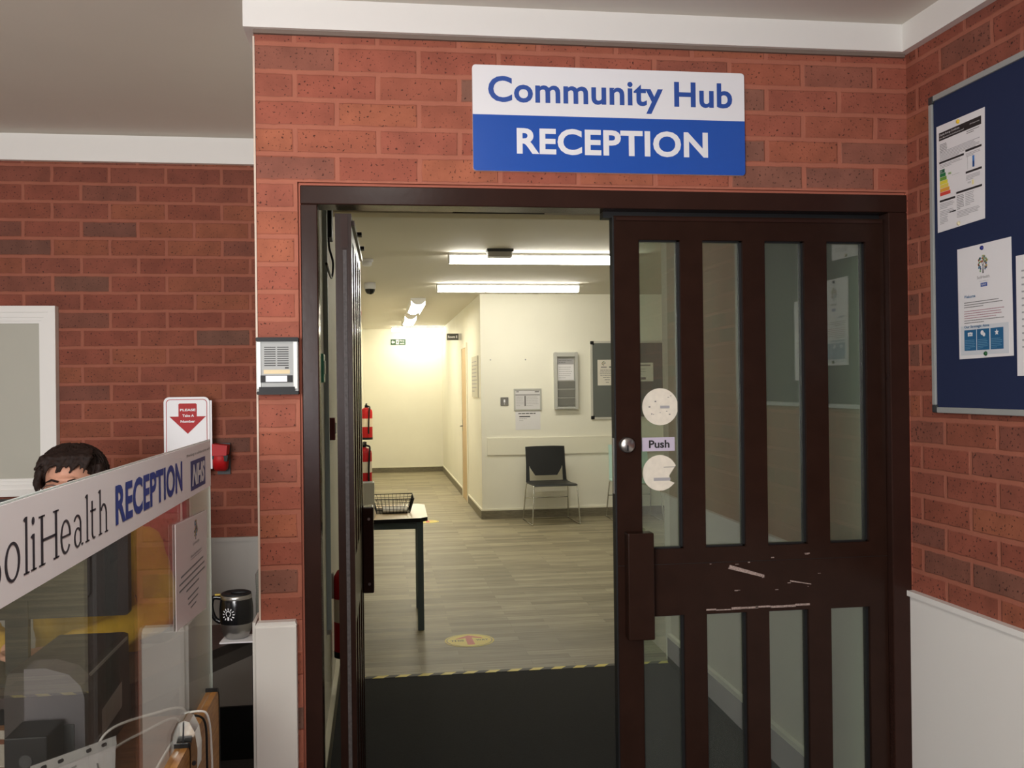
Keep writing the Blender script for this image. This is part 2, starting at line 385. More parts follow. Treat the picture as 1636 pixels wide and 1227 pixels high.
b = MB(); b.box(-.327, -.218, YF-.035, YF-.001, 0, .905, PVC, .003).prism([(-.327, .905), (-.218, .905), (-.222, .916), (-.322, .916)], YF-.03, YF-.001, PVC).box(-.335, -.327, YF-.02, YF+.1, 0, .915, PVC)
struct('trim_pier_cladding', b, 'white plastic dado cladding around the foot of the brick pier')

# brown door frame
b = MB()
b.box(-.198, -.152, YF-.004, YF+.09, 0, 2.046, BROWN2, .003).box(-.198, 1.575, YF-.004, YF+.09, 2.046, 2.098, BROWN2, .003).box(1.515, 1.575, YF-.004, YF+.09, 0, 2.046, BROWN2, .003)
b.box(.66, 1.515, YF+.05, YF+.09, 2.028, 2.046, GASKET)
struct('trim_door_frame', b, 'glossy brown painted frame of the double entrance doors')

# ------------------------------------------------------------------ entrance doors
def door_leaf(name, label, loc, rz, handle_sign, w=.827, detail=True):
    """local x from the free edge (0) to the hinge edge (w), y 0..045 thickness, front at y=0"""
    d = thing(name, label, None, loc, rz); d['kind'] = 'structure'
    T = .045
    cols = [(.072, .196), (.263, .386), (.454, .577), (.647, .770)]
    b = MB()
    xe = [0]+[v for c in cols for v in c]+[w]
    for i in range(0, len(xe), 2): b.box(xe[i], xe[i+1], 0, T, 0, 2.022, BROWN)
    for a, c in cols:
        b.box(a, c, 0, T, 1.953, 2.022, BROWN).box(a, c, 0, T, .864, 1.057, BROWN).box(a, c, 0, T, 0, .12, BROWN)
    b.box(.005, w-.005, -.006, 0, 2.008, 2.016, BROWN2)
    b.box(0, w, -.001, 0, 1.0125, 1.0135, GASKET)
    b.build('leaf_frame', d)
    k = 0
    for v0, v1 in ((1.057, 1.953), (.12, .864)):
        for a, c in cols:
            g = MB(); g.box(a-.004, c+.004, .022, .026, v0-.004, v1+.004, GLASS); g = g.build('glass_pane', d)
            r = MB()
            for u0, u1, q0, q1 in ((a, a+.005, v0, v1), (c-.007, c, v0, v1), (a, c, v0, v0+.004), (a, c, v1-.004, v1)): r.box(u0, u1, .012, .022, q0, q1, GASKET)
            r.build('gasket', d)
    h = MB(); h.box(.018, .095, -.045, 0, .807, 1.112, BROWN, .004); h.build('pull_handle', d)
    e = MB(); e.box(-.004, 0, .006, .040, 0, 2.02, GASKET).box(-.006, -.004, .016, .03, 1.22, 1.38, STEEL); e.build('edge_strip', d)
    if detail:
        l = MB(); l.lathe([(.0225, 0), (.0225, -.012), (.019, -.017), (.001, -.017)], STEEL, (.029, 0, 1.361), 26, 'Y', cap=False)
        l.box(.027, .0305, -.0185, -.016, 1.345, 1.361, BLACK); l.build('lock_cylinder', d)
        p = MB(); p.box(.080, .178, .016, .022, 1.340, 1.380, mat('push_plate', (196, 186, 204), .35)); p = p.build('push_plate', d)
        t = MB(); t.text('Push', .100, .162, 1.349, 1.372, INK, bold=.03, n=.0158); t.build('lettering', p)
        s = MB(); s.disc(.137, 1.469, .054, mat('old_sticker', (226, 218, 202), .7, noise=.06, nscale=60), n=.0218, d=.0008, seg=40)
        rg = random.Random(4)
        for q in range(9):
            x, z = .137+rg.uniform(-.04, .035), 1.469+rg.uniform(-.03, .04); s.rect(x, x+rg.uniform(.002, .006), z, z+rg.uniform(.001, .004), INKG, n=.0208)
        s.rect(.137, .165, 1.464, 1.472, INKL, n=.0208); s.build('round_sticker', d)
        s = MB(); P = []
        for i in range(41):
            a = 2*PI*i/41
            P.append((.134+.052*math.cos(a), 1.276+.052*math.sin(a)))
        P = [(u, v) for u, v in P if not (u > .155 and -.036 < v-1.276 < .022)]
        j = max(range(len(P)), key=lambda i: P[i][0] if P[i][1] > 1.276 else -9)
        ins = [(.182, 1.297), (.172, 1.283), (.162, 1.268), (.163, 1.252), (.178, 1.246)]
        up = [p for p in P if p[1] >= 1.276]; lo = [p for p in P if p[1] < 1.276]
        up = sorted(up, key=lambda p: math.atan2(p[1]-1.276, p[0]-.134)); lo = sorted(lo, key=lambda p: math.atan2(p[1]-1.276, p[0]-.134))
        s.prism(up+lo+ins[::-1], .0210, .0218, MATS['old_sticker'])
        s.rect(.115, .165, 1.253, 1.262, INKL, n=.0208); s.rect(.145, .180, 1.292, 1.2935, INKG, n=.0208); s.build('torn_sticker', d)
        s = MB(); rg = random.Random(3)
        for u0, u1, va, vb in ((.262, .580, .872, .880),):
            x = u0
            while x < u1:
                L = rg.uniform(.02, .06); z = va+rg.uniform(0, .003)+.004*(x-u0)
                s.rect(x, min(x+L, u1), z, z+rg.uniform(.003, .007), SCRAPE, n=-.0002); x += L*rg.uniform(.8, 1.1)
        s.prism([(.33, .993), (.44, .963), (.44, .971), (.335, 1.004)], -.0006, -.0002, SCRAPE)
        for q in range(14):
            x, z = rg.uniform(.24, .62), rg.uniform(.92, 1.03); s.rect(x, x+rg.uniform(.002, .012), z, z+rg.uniform(.0012, .003), SCRAPE, n=-.0002)
        s.prism([(.52, .948), (.585, .937), (.585, .939), (.52, .952)], -.0006, -.0002, SCRAPE)
        s.build('paint_scrape', d)
    return d
door_leaf('door_1', 'closed brown glazed door leaf with the Push plate, right of the opening', (.685, YF+.022, .008), 0, 1)

# left leaf stands open into the lobby: its hinge edge faces the camera
d2 = thing('door_2', 'open brown door leaf seen edge on, folded back into the lobby', None, (-.062, YF+.045, .008), math.radians(89.15)); d2['kind'] = 'structure'
b = MB(); T = .045; w = .827
cols = [(.057, .180), (.250, .373), (.441, .564), (.631, .755)]
xe = [0]+[v for c in cols for v in c]+[w]
for i in range(0, len(xe), 2): b.box(xe[i], xe[i+1], 0, T, 0, 2.022, BROWN)
for a, c in cols: b.box(a, c, 0, T, 1.953, 2.022, BROWN).box(a, c, 0, T, .864, 1.057, BROWN).box(a, c, 0, T, 0, .12, BROWN)
b.build('leaf_frame', d2)
for v0, v1 in ((1.057, 1.953), (.12, .864)):
    for a, c in cols:
        g = MB(); g.box(a-.004, c+.004, .020, .024, v0-.004, v1+.004, GLASS); g.build('glass_pane', d2)
h = MB(); h.box(.732, .809, -.038, 0, .807, 1.112, BROWN, .004)
for z in (.84, 1.07): h.lathe([(.005, 0), (.005, -.004)], STEEL, (.731, -.022, z), 10, 'X')
h.build('pull_handle', d2)
e = MB(); e.box(-.003, 0, .014, .024, .01, 1.92, mat('brush_seal', (84, 80, 80), .95, noise=.25, nscale=150)).box(-.003, 0, .010, .030, 1.925, 2.02, BROWN2); e.build('edge_seal', d2)
s = MB(); s.box(.638, .748, .0185, .0195, 1.30, 1.66, mat('poster_blue', (70, 100, 170), .5)).box(.638, .748, .0175, .0183, 1.44, 1.47, PAPER).box(.638, .748, .0175, .0183, 1.36, 1.375, PAPER); s.build('window_poster', d2)
a_ = MB(); a_.box(.02, .80, -.008, -.0005, 1.992, 2.006, BROWN2).box(.3, .34, -.02, -.0005, 2.008, 2.018, BLACK).box(.6, .64, -.02, -.0005, 2.008, 2.018, BLACK); a_.build('closer_arm', d2)

# ------------------------------------------------------------------ lobby and hall shell
b = MB(); b.box(HX0-.1, HX0, YF+.11, YE+.1, 0, ZH, CREAM); struct('wall_hall_left', b)
b = MB(); b.prism([(1.585, YF+.111), (1.605, YT), (1.72, YT), (1.72, YF+.111)], 0, ZH, mat('lobby_wall_paint', (206, 200, 180), .75), frame=lambda u, v, n: (u, v, n)); struct('wall_lobby_right', b)
b = MB(); b.box(1.605, 4.7, YT, YT+.1, 0, ZH, CREAM); struct('wall_lobby_return', b)
b = MB(); b.box(HX1, 4.7, YH, YH+.1, 0, ZH, CREAM); struct('wall_hall_back', b)
b = MB(); b.box(HX1, HX1+.1, YH+.1, YE+.1, 0, ZH, CREAM); struct('wall_corridor', b)
b = MB(); b.box(HX0, HX1, YE, YE+.1, 0, ZH, CREAM); struct('wall_hall_end', b)
b = MB(); b.box(4.6, 4.7, YT+.1, YH, 0, ZH, CREAM); struct('wall_hall_right', b)
b = MB(); b.box(HX0, 1.62, YT, YT+.14, 2.475, ZH, mat('beam_paint', (216, 206, 182), .7)).box(.42, .92, YT-.012, YT, 2.478, 2.52, BROWN).box(.98, 1.62, YT-.02, YT, 2.49, 2.53, BROWN); struct('trim_beam', b)
SK = .118
def skirt(name, pts, th, z1=SK, m=SKIRTWOOD):
    b = MB(); b.prism(pts, 0, z1-.02, m, frame=lambda u, v, n: (u, v, n)); b.prism(pts, z1-.02, z1, CREAMTRIM, frame=lambda u, v, n: (u, v, n)); return struct(name, b)
skirt('baseboard_back', [(HX1-.012, YH-.014), (4.6, YH-.014), (4.6, YH), (HX1-.012, YH)], .014)
skirt('baseboard_corridor', [(HX1-.014, YH), (HX1, YH), (HX1, 12.9), (HX1-.014, 12.9)], .014)
skirt('baseboard_corridor.001', [(HX1-.014, 13.75), (HX1, 13.75), (HX1, YE), (HX1-.014, YE)], .014)
skirt('baseboard_end', [(HX0, YE-.014), (HX1-.014, YE-.014), (HX1-.014, YE), (HX0, YE)], .014, .11)
skirt('baseboard_left', [(HX0, YF+.12), (HX0+.02, YF+.12), (HX0+.02, YE-.014), (HX0, YE-.014)], .02)
skirt('baseboard_lobby', [(1.563, YF+.12), (1.585, YF+.12), (1.605, YT), (1.583, YT)], .02, .165, mat('dark_skirting', (60, 62, 64), .6))
b = MB(); b.box(1.285, 4.6, YH-.016, YH, .745, .945, CREAMTRIM); struct('trim_wall_rail', b, 'cream wall protection board behind the hall chairs')
# striped threshold tape
b = MB()
n = 30
for i in range(n):
    x0 = HX0+.005+i*(1.8/n); b.prism([(x0, YT-.012), (x0+1.8/n, YT-.012), (x0+1.8/n+.03, YT+.028), (x0+.03, YT+.028)], .0011, .0075, YEL if i % 2 else mat('tape_black', (70, 66, 44), .6), frame=lambda u, v, n: (u, v, n))
tag(b.build('hazard_tape'), 'worn yellow and black hazard tape along the edge of the black matting', 'tape')

# corridor door (Room E)
d3 = thing('door_3', 'pale wooden corridor door in a cream frame under the Room E sign', None, (HX1, 13.7, 0), -PI/2); d3['kind'] = 'structure'
b = MB(); b.box(0, .06, -.02, -.0005, 0, 2.08, CREAMTRIM).box(.74, .80, -.02, -.0005, 0, 2.08, CREAMTRIM).box(0, .80, -.02, -.0005, 2.08, 2.14, CREAMTRIM); b.build('door_frame', d3)
b = MB(); b.box(.06, .74, -.012, -.0005, .005, 2.08, PALEWOOD); b.build('door_leaf', d3)
b = MB(); b.tube([(.12, -.012, 1.0), (.12, -.05, 1.0), (.22, -.05, 1.0)], .009, STEEL).box(.105, .135, -.016, -.012, .93, 1.09, STEEL); b.build('door_handle', d3)
# reception hatch window
w1 = thing('window_1', 'white framed frosted hatch window in the brick wall behind the desk', None, (0, YB, 0)); w1['kind'] = 'structure'
b = MB()
X0, X1, Z0, Z1 = -2.3, -1.285, 1.122, 1.892
for i, (o, dep) in enumerate(((0, -.045), (.026, -.036), (.046, -.028), (.06, -.02))):
    i0, i1 = o, (.026, .046, .06, .07)[i]
    b.box(X1-i1, X1-i0, dep, -.0005, Z0+i0, Z1-i0, WHITE).box(X0+i0, X0+i1, dep, -.0005, Z0+i0, Z1-i0, WHITE).box(X0+i1, X1-i1, dep, -.0005, Z1-i1, Z1-i0, WHITE).box(X0+i1, X1-i1, dep, -.0005, Z0+i0, Z0+i1, WHITE)
b.build('window_frame', w1)
b = MB(); b.box(X0+.065, X1-.065, -.012, -.0005, Z0+.065, Z1-.065, FROST); b.build('frosted_pane', w1)

# ------------------------------------------------------------------ front wall things
sg = thing('wall_sign', 'blue and white Community Hub RECEPTION sign on the brick above the doors', 'sign', (.277, YF, 2.145))
b = MB(); W, Hh, sp_ = .792, .296, .157
b.rrect(0, W, 0, Hh, .009, -.012, -.0005, SIGNW, 4).build('sign_board', sg)
b = MB(); P = [p for p in rr(0, W, 0, Hh, .009, 4) if p[1] < sp_]; P = [(W, sp_), (0, sp_)]+P
b.prism(P, -.0126, -.012, BLUE).build('blue_panel', sg, )
b = MB(); b.text('Community Hub', .044, .755, .171, .266, NAVYINK, bold=.022, n=-.0122, spacing=1.03); b.build('lettering', sg)['label'] = 'blue lettering on the white half'
b = MB(); b.text('RECEPTION', .123, .680, .048, .122, SIGNW, bold=.03, n=-.0128, spacing=1.04); b.build('lettering', sg)['label'] = 'white lettering on the blue half'

ic = thing('intercom', 'silver entry intercom with black end caps on the narrow brick pier', 'intercom', (-.316, YF, 1.527))
b = MB(); b.rrect(0, .110, .006, .150, .004, -.03, -.0005, ALU, 3).box(.002, .012, -.034, -.03, .016, .142, SILVER).box(.098, .108, -.034, -.03, .016, .142, SILVER).build('housing', ic)
b = MB(); b.rrect(.0, .112, .143, .154, .003, -.038, -.0005, BLACK, 3); b.build('end_cap', ic)
b = MB(); b.rrect(.001, .111, .0, .009, .003, -.038, -.0005, BLACK, 3).box(.007, .101, -.036, -.03, .008, .021, BLACK); b.build('end_cap', ic)
b = MB()
for k in range(9):
    z = .1275-k*.0061; b.box(.021, .051, -.0306, -.030, z-.0012, z+.0012, INK).box(.055, .085, -.0306, -.030, z-.0012, z+.0012, INK)
b.box(.075, .085, -.0306, -.03, .070, .0738, INK).build('speaker_grille', ic)
b = MB(); b.box(.019, .088, -.0308, -.03, .056, .067, mat('tape_beige', (222, 204, 164), .6)).build('masking_tape', ic)
b = MB(); b.box(.011, .095, -.034, -.03, .033, .052, BLACK).box(.025, .081, -.0355, -.034, .0345, .0505, SIGNW); b.build('call_button', ic)

# ------------------------------------------------------------------ blue noticeboard on the right wall
def rw(s, off=0.): return (1.58+s*math.sin(RA)-off*math.cos(RA), YF-s*math.cos(RA)-off*math.sin(RA))
def on_right(name, label, cat, s, z, off=0., group=None):
    x, y = rw(s, off); return thing(name, label, cat, (x, y, z), RROT, group)
nb = on_right('noticeboard', 'large blue felt noticeboard in a silver frame on the right brick wall', 'noticeboard', .143, 1.453)
b = MB(); b.box(.01, 1.19, -.016, -.0005, .01, .882, FELTBLUE).build('felt_board', nb)
b = MB()
for u0, u1, v0, v1 in ((0, .016, .022, .870), (1.184, 1.2, .022, .870), (.022, 1.178, 0, .016), (.022, 1.178, .876, .892)): b.box(u0, u1, -.022, -.0005, v0, v1, ALU, .002)
b.build('frame', nb)
for u, v in ((0, 0), (1.178, 0), (0, .870), (1.178, .870)): MB().box(u, u+.022, -.023, -.0005, v, v+.022, CHARCOAL, .003).build('corner_cap', nb)
OF = .0165
pa = on_right('certificate', 'energy certificate with a coloured rating chart, upper sheet on the blue board', 'paper', .175, 1.957, OF)
b = MB(); b.prism([(0, 0), (.205, .006), (.21, .294), (.0, .297)], -.0012, -.0002, PAPER).build('sheet', pa)
b = MB(); N_ = -.0013
b.rect(.012, .196, .254, .276, INK, n=N_); b.text('Display Energy Certificate', .015, .105, .265, .272, PAPER, n=-.0019, depth=.0003); b.text('How efficiently is this building being used?', .015, .125, .257, .262, PAPER, n=-.0019, depth=.0003)
b.text('HM Government', .150, .190, .264, .2675, PAPER, n=-.0019, depth=.0003)
b.lines(.135, .195, .250, 2, .005, .0018, INKG, 3, n=N_); b.lines(.015, .05, .243, 6, .0042, .0016, INKG, 1, n=N_); b.lines(.015, .19, .222, 7, .0037, .0014, INKL, 2, n=N_)
for u0, u1, v in ((.012, .122, .190), (.129, .196, .196), (.129, .196, .138), (.012, .082, .083), (.087, .196, .092)): b.rect(u0, u1, v, v+.0055, INK, n=N_)
b.lines(.015, .118, .186, 3, .0037, .0014, INKL, 4, n=N_); b.lines(.131, .194, .191, 3, .0037, .0014, INKL, 5, n=N_)
rat = [(20, 100, 70), (30, 120, 70), (110, 160, 60), (226, 214, 70), (232, 208, 90), (226, 160, 60), (212, 72, 60)]
for i, c in enumerate(rat):
    v = .163-i*.0105; b.rect(.014, .036+i*.0042, v, v+.0096, mat('rating_%d' % i, c, .6), n=N_)
b.text('A B C', .016, .026, .165, .170, PAPER, n=-.0019, depth=.0002); b.rect(.052, .066, .152, .158, mat('pale_green', (190, 214, 170)), n=N_); b.text('76', .054, .064, .153, .157, INK, n=-.0019, depth=.0002)
b.rect(.068, .10, .1475, .148, INKL, n=N_); b.rect(.158, .166, .150, .180, mat('bar_blue', (70, 130, 200)), n=N_); b.rect(.158, .166, .150, .166, mat('bar_blue2', (40, 90, 170)), n=N_); b.rect(.137, .1375, .148, .182, INKL, n=N_)
b.lines(.131, .19, .132, 4, .0037, .0014, INKL, 6, n=N_); b.text('103', .138, .150, .110, .1145, INKG, n=N_); b.rect(.155, .162, .104, .116, mat('pale_yellow', (236, 226, 160)), n=N_)
b.lines(.012, .08, .078, 4, .0042, .0015, INKL, 7, n=N_); b.lines(.012, .08, .058, 4, .0042, .0015, INKL, 8, n=N_); b.lines(.012, .05, .040, 5, .0042, .0015, INKL, 9, n=N_); b.rect(.056, .084, .047, .0505, INK, n=N_)
b.lines(.089, .12, .087, 9, .0045, .0016, INKG, 10, n=N_); b.lines(.126, .165, .087, 8, .0045, .0016, INKL, 11, n=N_); b.lines(.089, .19, .044, 5, .0037, .0014, INKL, 12, n=N_)
b.build('printed_text', pa)
pb = on_right('poster', 'Welcome poster with a round tree logo and three blue panels on the blue board', 'paper', .262, 1.600, OF)
b = MB(); b.prism([(.004, 0), (.222, .003), (.218, .300), (0, .298)], -.0012, -.0002, PAPER).build('sheet', pb)
b = MB(); b.rect(.012, .206, .010, .088, mat('faint_blue', (206, 210, 216), .7), n=N_)
LG = [(196, 160, 80), (120, 160, 110), (70, 120, 150), (170, 90, 70), (60, 70, 90), (150, 180, 150)]
rg = random.Random(8)
def tree_logo(b, u, v, r, n):
    for i in range(46):
        a = 2*PI*rg.random(); q = r*math.sqrt(rg.uniform(.12, 1)); 
        if a > 4.3 and a < 5.1: continue
        b.disc(u+q*math.cos(a), v+q*math.sin(a), r*.14, mat('leaf_%d' % (i % 6), LG[i % 6], .6), n=n, seg=8)
    b.prism([(u-r*.10, v-r*1.15), (u+r*.10, v-r*1.15), (u+r*.035, v-r*.2), (u-r*.035, v-r*.2)], n-.0004, n, INK)
    for dx in (-.3, 0, .3): b.prism([(u-r*.025, v-r*.3), (u+r*.025, v-r*.3), (u+dx*r+.0003, v+r*.3), (u+dx*r-.0003, v+r*.3)], n-.0004, n, INK)
lo_ = MB(); tree_logo(lo_, .108, .246, .021, N_); lo_.build('logo', pb)['label'] = 'round tree logo'
b.text('SoliHealth', .084, .134, .2085, .216, INKG, n=N_, depth=.0003); b.text('Working in collaboration with', .092, .128, .200, .203, INKL, n=N_, depth=.0003)
b.rect(.098, .124, .187, .197, NAVYINK, n=N_); b.text('NHS', .101, .121, .189, .195, PAPER, n=-.0019, depth=.0003, shear=.2)
b.text('Welcome', .028, .076, .162, .170, mat('ink_slate', (84, 118, 152)), bold=.03, n=N_, depth=.0006)
b.lines(.028, .19, .151, 3, .0062, .002, INKG, 21, n=N_); b.lines(.028, .19, .128, 4, .0062, .002, mat('ink_rose', (170, 130, 140)), 22, n=N_, last=.8); b.lines(.028, .19, .103, 2, .0062, .002, INKG, 23, n=N_)
b.text('Our Strategic Aims', .028, .132, .080, .089, MATS['ink_slate'], bold=.03, n=-.0019, depth=.0006)
PB_ = mat('panel_blue', (34, 96, 140), .6)
for i, u in enumerate((.028, .081, .136)):
    q_ = MB(); q_.rect(u, u+.050, .022, .077, PB_, n=-.0019)
    q_.lines(u+.004, u+.046, .050, 6, .0044, .0012, mat('pale_print', (110, 156, 186)), 30+i, n=-.0024); q_.build('blue_panel', pb)
for dx in (-.007, 0, .007): b.disc(.053+dx, .068-abs(dx)*.15, .0032, PAPER, n=-.0024, seg=10); b.rect(.0505+dx, .0555+dx, .060, .064, PAPER, n=-.0024)
b.disc(.103, .067, .0062, PAPER, n=-.0024, seg=14); b.disc(.110, .062, .0052, PAPER, n=-.0024, seg=14)
b.prism([(.161+(.0085 if i % 2 == 0 else .0036)*math.sin(i*PI/5), .065+(.0085 if i % 2 == 0 else .0036)*math.cos(i*PI/5)) for i in range(10)], -.0028, -.0024, PAPER)
b.build('printed_text', pb)
pc_ = on_right('notice', 'partly visible white notice at the right edge of the photo on the blue board', 'paper', .497, 1.552, OF)
b = MB(); b.box(0, .21, -.0012, -.0002, 0, .297, PAPER).build('sheet', pc_)
b = MB(); b.lines(.02, .19, .26, 12, .017, .004, INKL, 40, n=N_); b.build('printed_text', pc_)
def pin(label, s, z, m, nm):
    o = on_right('drawing_pin', label, 'pin', s, z, OF+.0012, None)
    MB().lathe([(.006, -.0004), (.006, -.002), (.004, -.005), (.001, -.006)], m, seg=14, axis='Y').build('pin_head', o)
pin('yellow drawing pin at the top of the energy certificate', .275, 2.243, mat('pin_yellow', (230, 190, 50), .3), 0)
pin('pale drawing pin at the foot of the energy certificate', .272, 1.968, mat('pin_pale', (214, 204, 170), .3), 0)
pin('dark blue drawing pin at the top of the Welcome poster', .368, 1.888, mat('pin_blue', (36, 44, 120), .3), 0)
pin('green drawing pin at the foot of the Welcome poster', .378, 1.612, mat('pin_green', (26, 84, 44), .3), 0)

# ------------------------------------------------------------------ reception screen and counter
PXX = -.417; KS = .417/.455; ZS = 1.54*(1-KS)
L90 = PI/2
ps = thing('reception_screen', 'clear perspex reception screen carrying a long white lettered banner', 'screen', (PXX, 0, ZS), L90); ps.scale = (KS, 1, KS)
b = MB(); b.box(.35, 2.775, .001, .005, .7135, 1.403, PERSPEX).build('perspex_sheet', ps)
b = MB(); b.box(2.775, 2.7775, .0008, .0052, .712, 1.403, PERSPEX_EDGE).box(.35, 2.7775, .0008, .0052, 1.403, 1.405, PERSPEX_EDGE); b.build('sheet_edge', ps)
bn = MB(); bn.box(.60, 2.773, -.0008, .0008, 1.278, 1.4025, mat('banner_vinyl', (248, 243, 245), .4)); bn = bn.build('banner', ps)
# serif lettering drawn as stems, serifs and bowls
def serif_word(b, m):
    n = -.001; z0, zc, zx = 1.3035, 1.372, 1.352; asc = 1.378
    def R(u0, u1, v0, v1): b.rect(u0, u1, v0, v1, m, n=n)
    def ser(u, v, w=.020, h=.0022): R(u-w/2, u+w/2, v, v+h)
    def ring(u, v, rx, ry, t0, t1, a0=0, a1=360, k=30):
        """bowl with thick sides (t0) and thin top and bottom (t1)"""
        for i in range(k):
            A = math.radians(a0+(a1-a0)*i/k); B = math.radians(a0+(a1-a0)*(i+1)/k)
            q = []
            for a in (A, B): q.append((u+rx*math.cos(a), v+ry*math.sin(a)))
            for a in (B, A): q.append((u+(rx-t0)*math.cos(a), v+(ry-t1)*math.sin(a)))
            b.prism(q, n-.0004, n, m)
    st = .0075
    def stem(u, v0, v1, foot=True, head=True):
        R(u-st/2, u+st/2, v0, v1)
        if foot: ser(u, v0)
        if head: b.prism([(u-st/2-.0075, v1-.003), (u-st/2, v1-.006), (u-st/2, v1), (u-st/2+.002, v1)], n-.0004, n, m)
    xm = (z0+zx)/2; ry = (zx-z0)/2+.001
    # S (its edge shows at the picture margin)
    ring(1.232, z0+.052, .022, .019, .006, .004, 20, 270, 20); ring(1.232, z0+.0175, .024, .019, .006, .004, -160, 90, 20)
    ring(1.294, xm, .026, ry, .0075, .0035)           # o
    stem(1.343, z0, asc)                              # l
    stem(1.370, z0, zx); b.disc(1.369, 1.3695, .0052, m, n=n, seg=14)   # i
    for u in (1.403, 1.462): R(u-.0045, u+.0045, z0, zc); ser(u, z0, .024); ser(u, zc-.0022, .024)
    R(1.403, 1.462, (z0+zc)/2-.0018, (z0+zc)/2+.0018)  # H
    ring(1.505, xm, .024, ry, .0075, .0035, 0, 325); R(1.487, 1.527, xm-.0005, xm+.0025)   # e
    ring(1.563, z0+.0145, .018, .0155, .0065, .003, 40, 320, 24); R(1.574, 1.581, z0+.004, zx-.012); ring(1.561, zx-.015, .020, .016, .007, .0035, 0, 150, 18); R(1.581, 1.590, z0, z0+.003)  # a
    stem(1.613, z0, asc)                              # l
    R(1.640-st/2, 1.640+st/2, z0+.008, zx+.013); ring(1.650, z0+.010, .0137, .0105, .0075, .003, 180, 300, 10); R(1.630, 1.660, zx-.004, zx-.001)  # t
    stem(1.686, z0, asc); R(1.722-st/2, 1.722+st/2, z0, zx-.016); ser(1.722, z0); ring(1.706, zx-.018, .0198, .0195, .0075, .004, 0, 150, 18)   # h
b = MB(); serif_word(b, mat('ink_soft_black', (44, 38, 52), .5)); b.build('lettering', bn)['label'] = 'black serif lettering'
b = MB(); b.text('RECEPTION', 1.781, 2.373, 1.3045, 1.3755, mat('ink_royal', (36, 64, 150), .5), bold=.03, n=-.001, spacing=1.02); b.build('lettering', bn)['label'] = 'blue capital lettering'
b = MB(); b.text('Working in collaboration with', 2.425, 2.757, 1.3765, 1.3855, INKG, n=-.001); b.build('lettering', bn)['label'] = 'small grey lettering'
b = MB(); b.rect(2.480, 2.684, 1.292, 1.3655, mat('ink_nhs', (40, 62, 128), .5), n=-.001); b.text('NHS', 2.492, 2.672, 1.302, 1.356, PAPER, bold=.05, n=-.0016, shear=.25); b.build('logo', bn)['label'] = 'blue logo box'

nt_ = thing('laminated_notice', 'laminated white notice taped to the perspex near its far end', 'notice', (PXX, 0, ZS), L90); nt_.scale = (KS, 1, KS)
b = MB(); b.prism([(2.283, .995), (2.672, .962), (2.697, 1.220), (2.283, 1.237)], -.0022, -.0010, mat('laminate', (222, 212, 214), .25)).build('sheet', nt_)
rg = random.Random(5); b = MB(); tree_logo(b, 2.53, 1.192, .022, -.0023); b.build('logo', nt_); b = MB(); b.text('SoliHealth', 2.49, 2.575, 1.156, 1.163, INKG, n=-.0023)
b.text('Receptionist', 2.46, 2.61, 1.128, 1.137, INKG, n=-.0023); b.rect(2.46, 2.61, 1.1255, 1.1262, INKG, n=-.0023)
b.lines(2.32, 2.65, 1.108, 4, .015, .0042, INKG, 51, n=-.0023, centre=True); b.lines(2.42, 2.56, 1.041, 3, .014, .0040, INKG, 52, n=-.0023, centre=True); b.build('printed_text', nt_)

# oak edge boards of the counter
cb = thing('counter_edge_board', 'oak counter edge board with a rounded black end, beyond the silver clamp', 'counter', (PXX, 0, ZS), L90); cb.scale = (KS, 1, KS)
def oakboard(y0, y1, parent):
    P = [(y0, -.1398), (y1, -.1398)]+arc((y1-.03, .682), .03, 0, 90, 6, lambda u, v: (u, v))+arc((y0+.03, .682), .03, 90, 180, 6, lambda u, v: (u, v))
    MB().prism(P, -.012, .014, OAK).build('oak_board', parent)
    e = MB(); Q = [(y1, -.1398)]+arc((y1-.03, .682), .03, 0, 90, 6, lambda u, v: (u, v)); 
    R_ = [(y1+.010, -.1398)]+arc((y1-.03, .682), .040, 0, 90, 6, lambda u, v: (u, v))
    for i in range(len(Q)-1): e.prism([Q[i], Q[i+1], R_[i+1], R_[i]], -.0135, .0155, BLACK)
    e.build('black_edging', parent)
oakboard(2.415, 2.785, cb)
cb2 = thing('counter_edge_board', 'oak counter edge board with a rounded black end, nearer than the silver clamp', 'counter', (PXX, 0, ZS), L90); cb2.scale = (KS, 1, KS)
oakboard(1.0, 2.365, cb2)
cl = thing('screen_clamp', 'silver bullet shaped clamp holding the perspex on the oak counter edge', 'clamp', (PXX, 2.165, .712*KS+ZS))
b = MB(); P = [(.0275, -.055), (.0285, -.012), (.023, .024), (.012, .046), (.001, .050), (-.010, .046), (-.021, .024), (-.0265, -.012), (-.026, -.032), (-.0165, -.032), (-.0165, .003), (.0145, .003), (.0145, -.055)]
b.prism(P, 0, .052, CHROME); b.build('clamp_shell', cl)
b = MB(); b.prism([(-.003, -.0), (.001, .0), (.0015, .047), (-.001, .047)], -.0012, -.0002, INK); b.build('clamp_slot', cl)
b = MB(); b.lathe([(.0045, -.0002), (.0045, -.003)], INK, (.021, 0, -.042), 10, 'Y'); b.build('clamp_screw', cl)

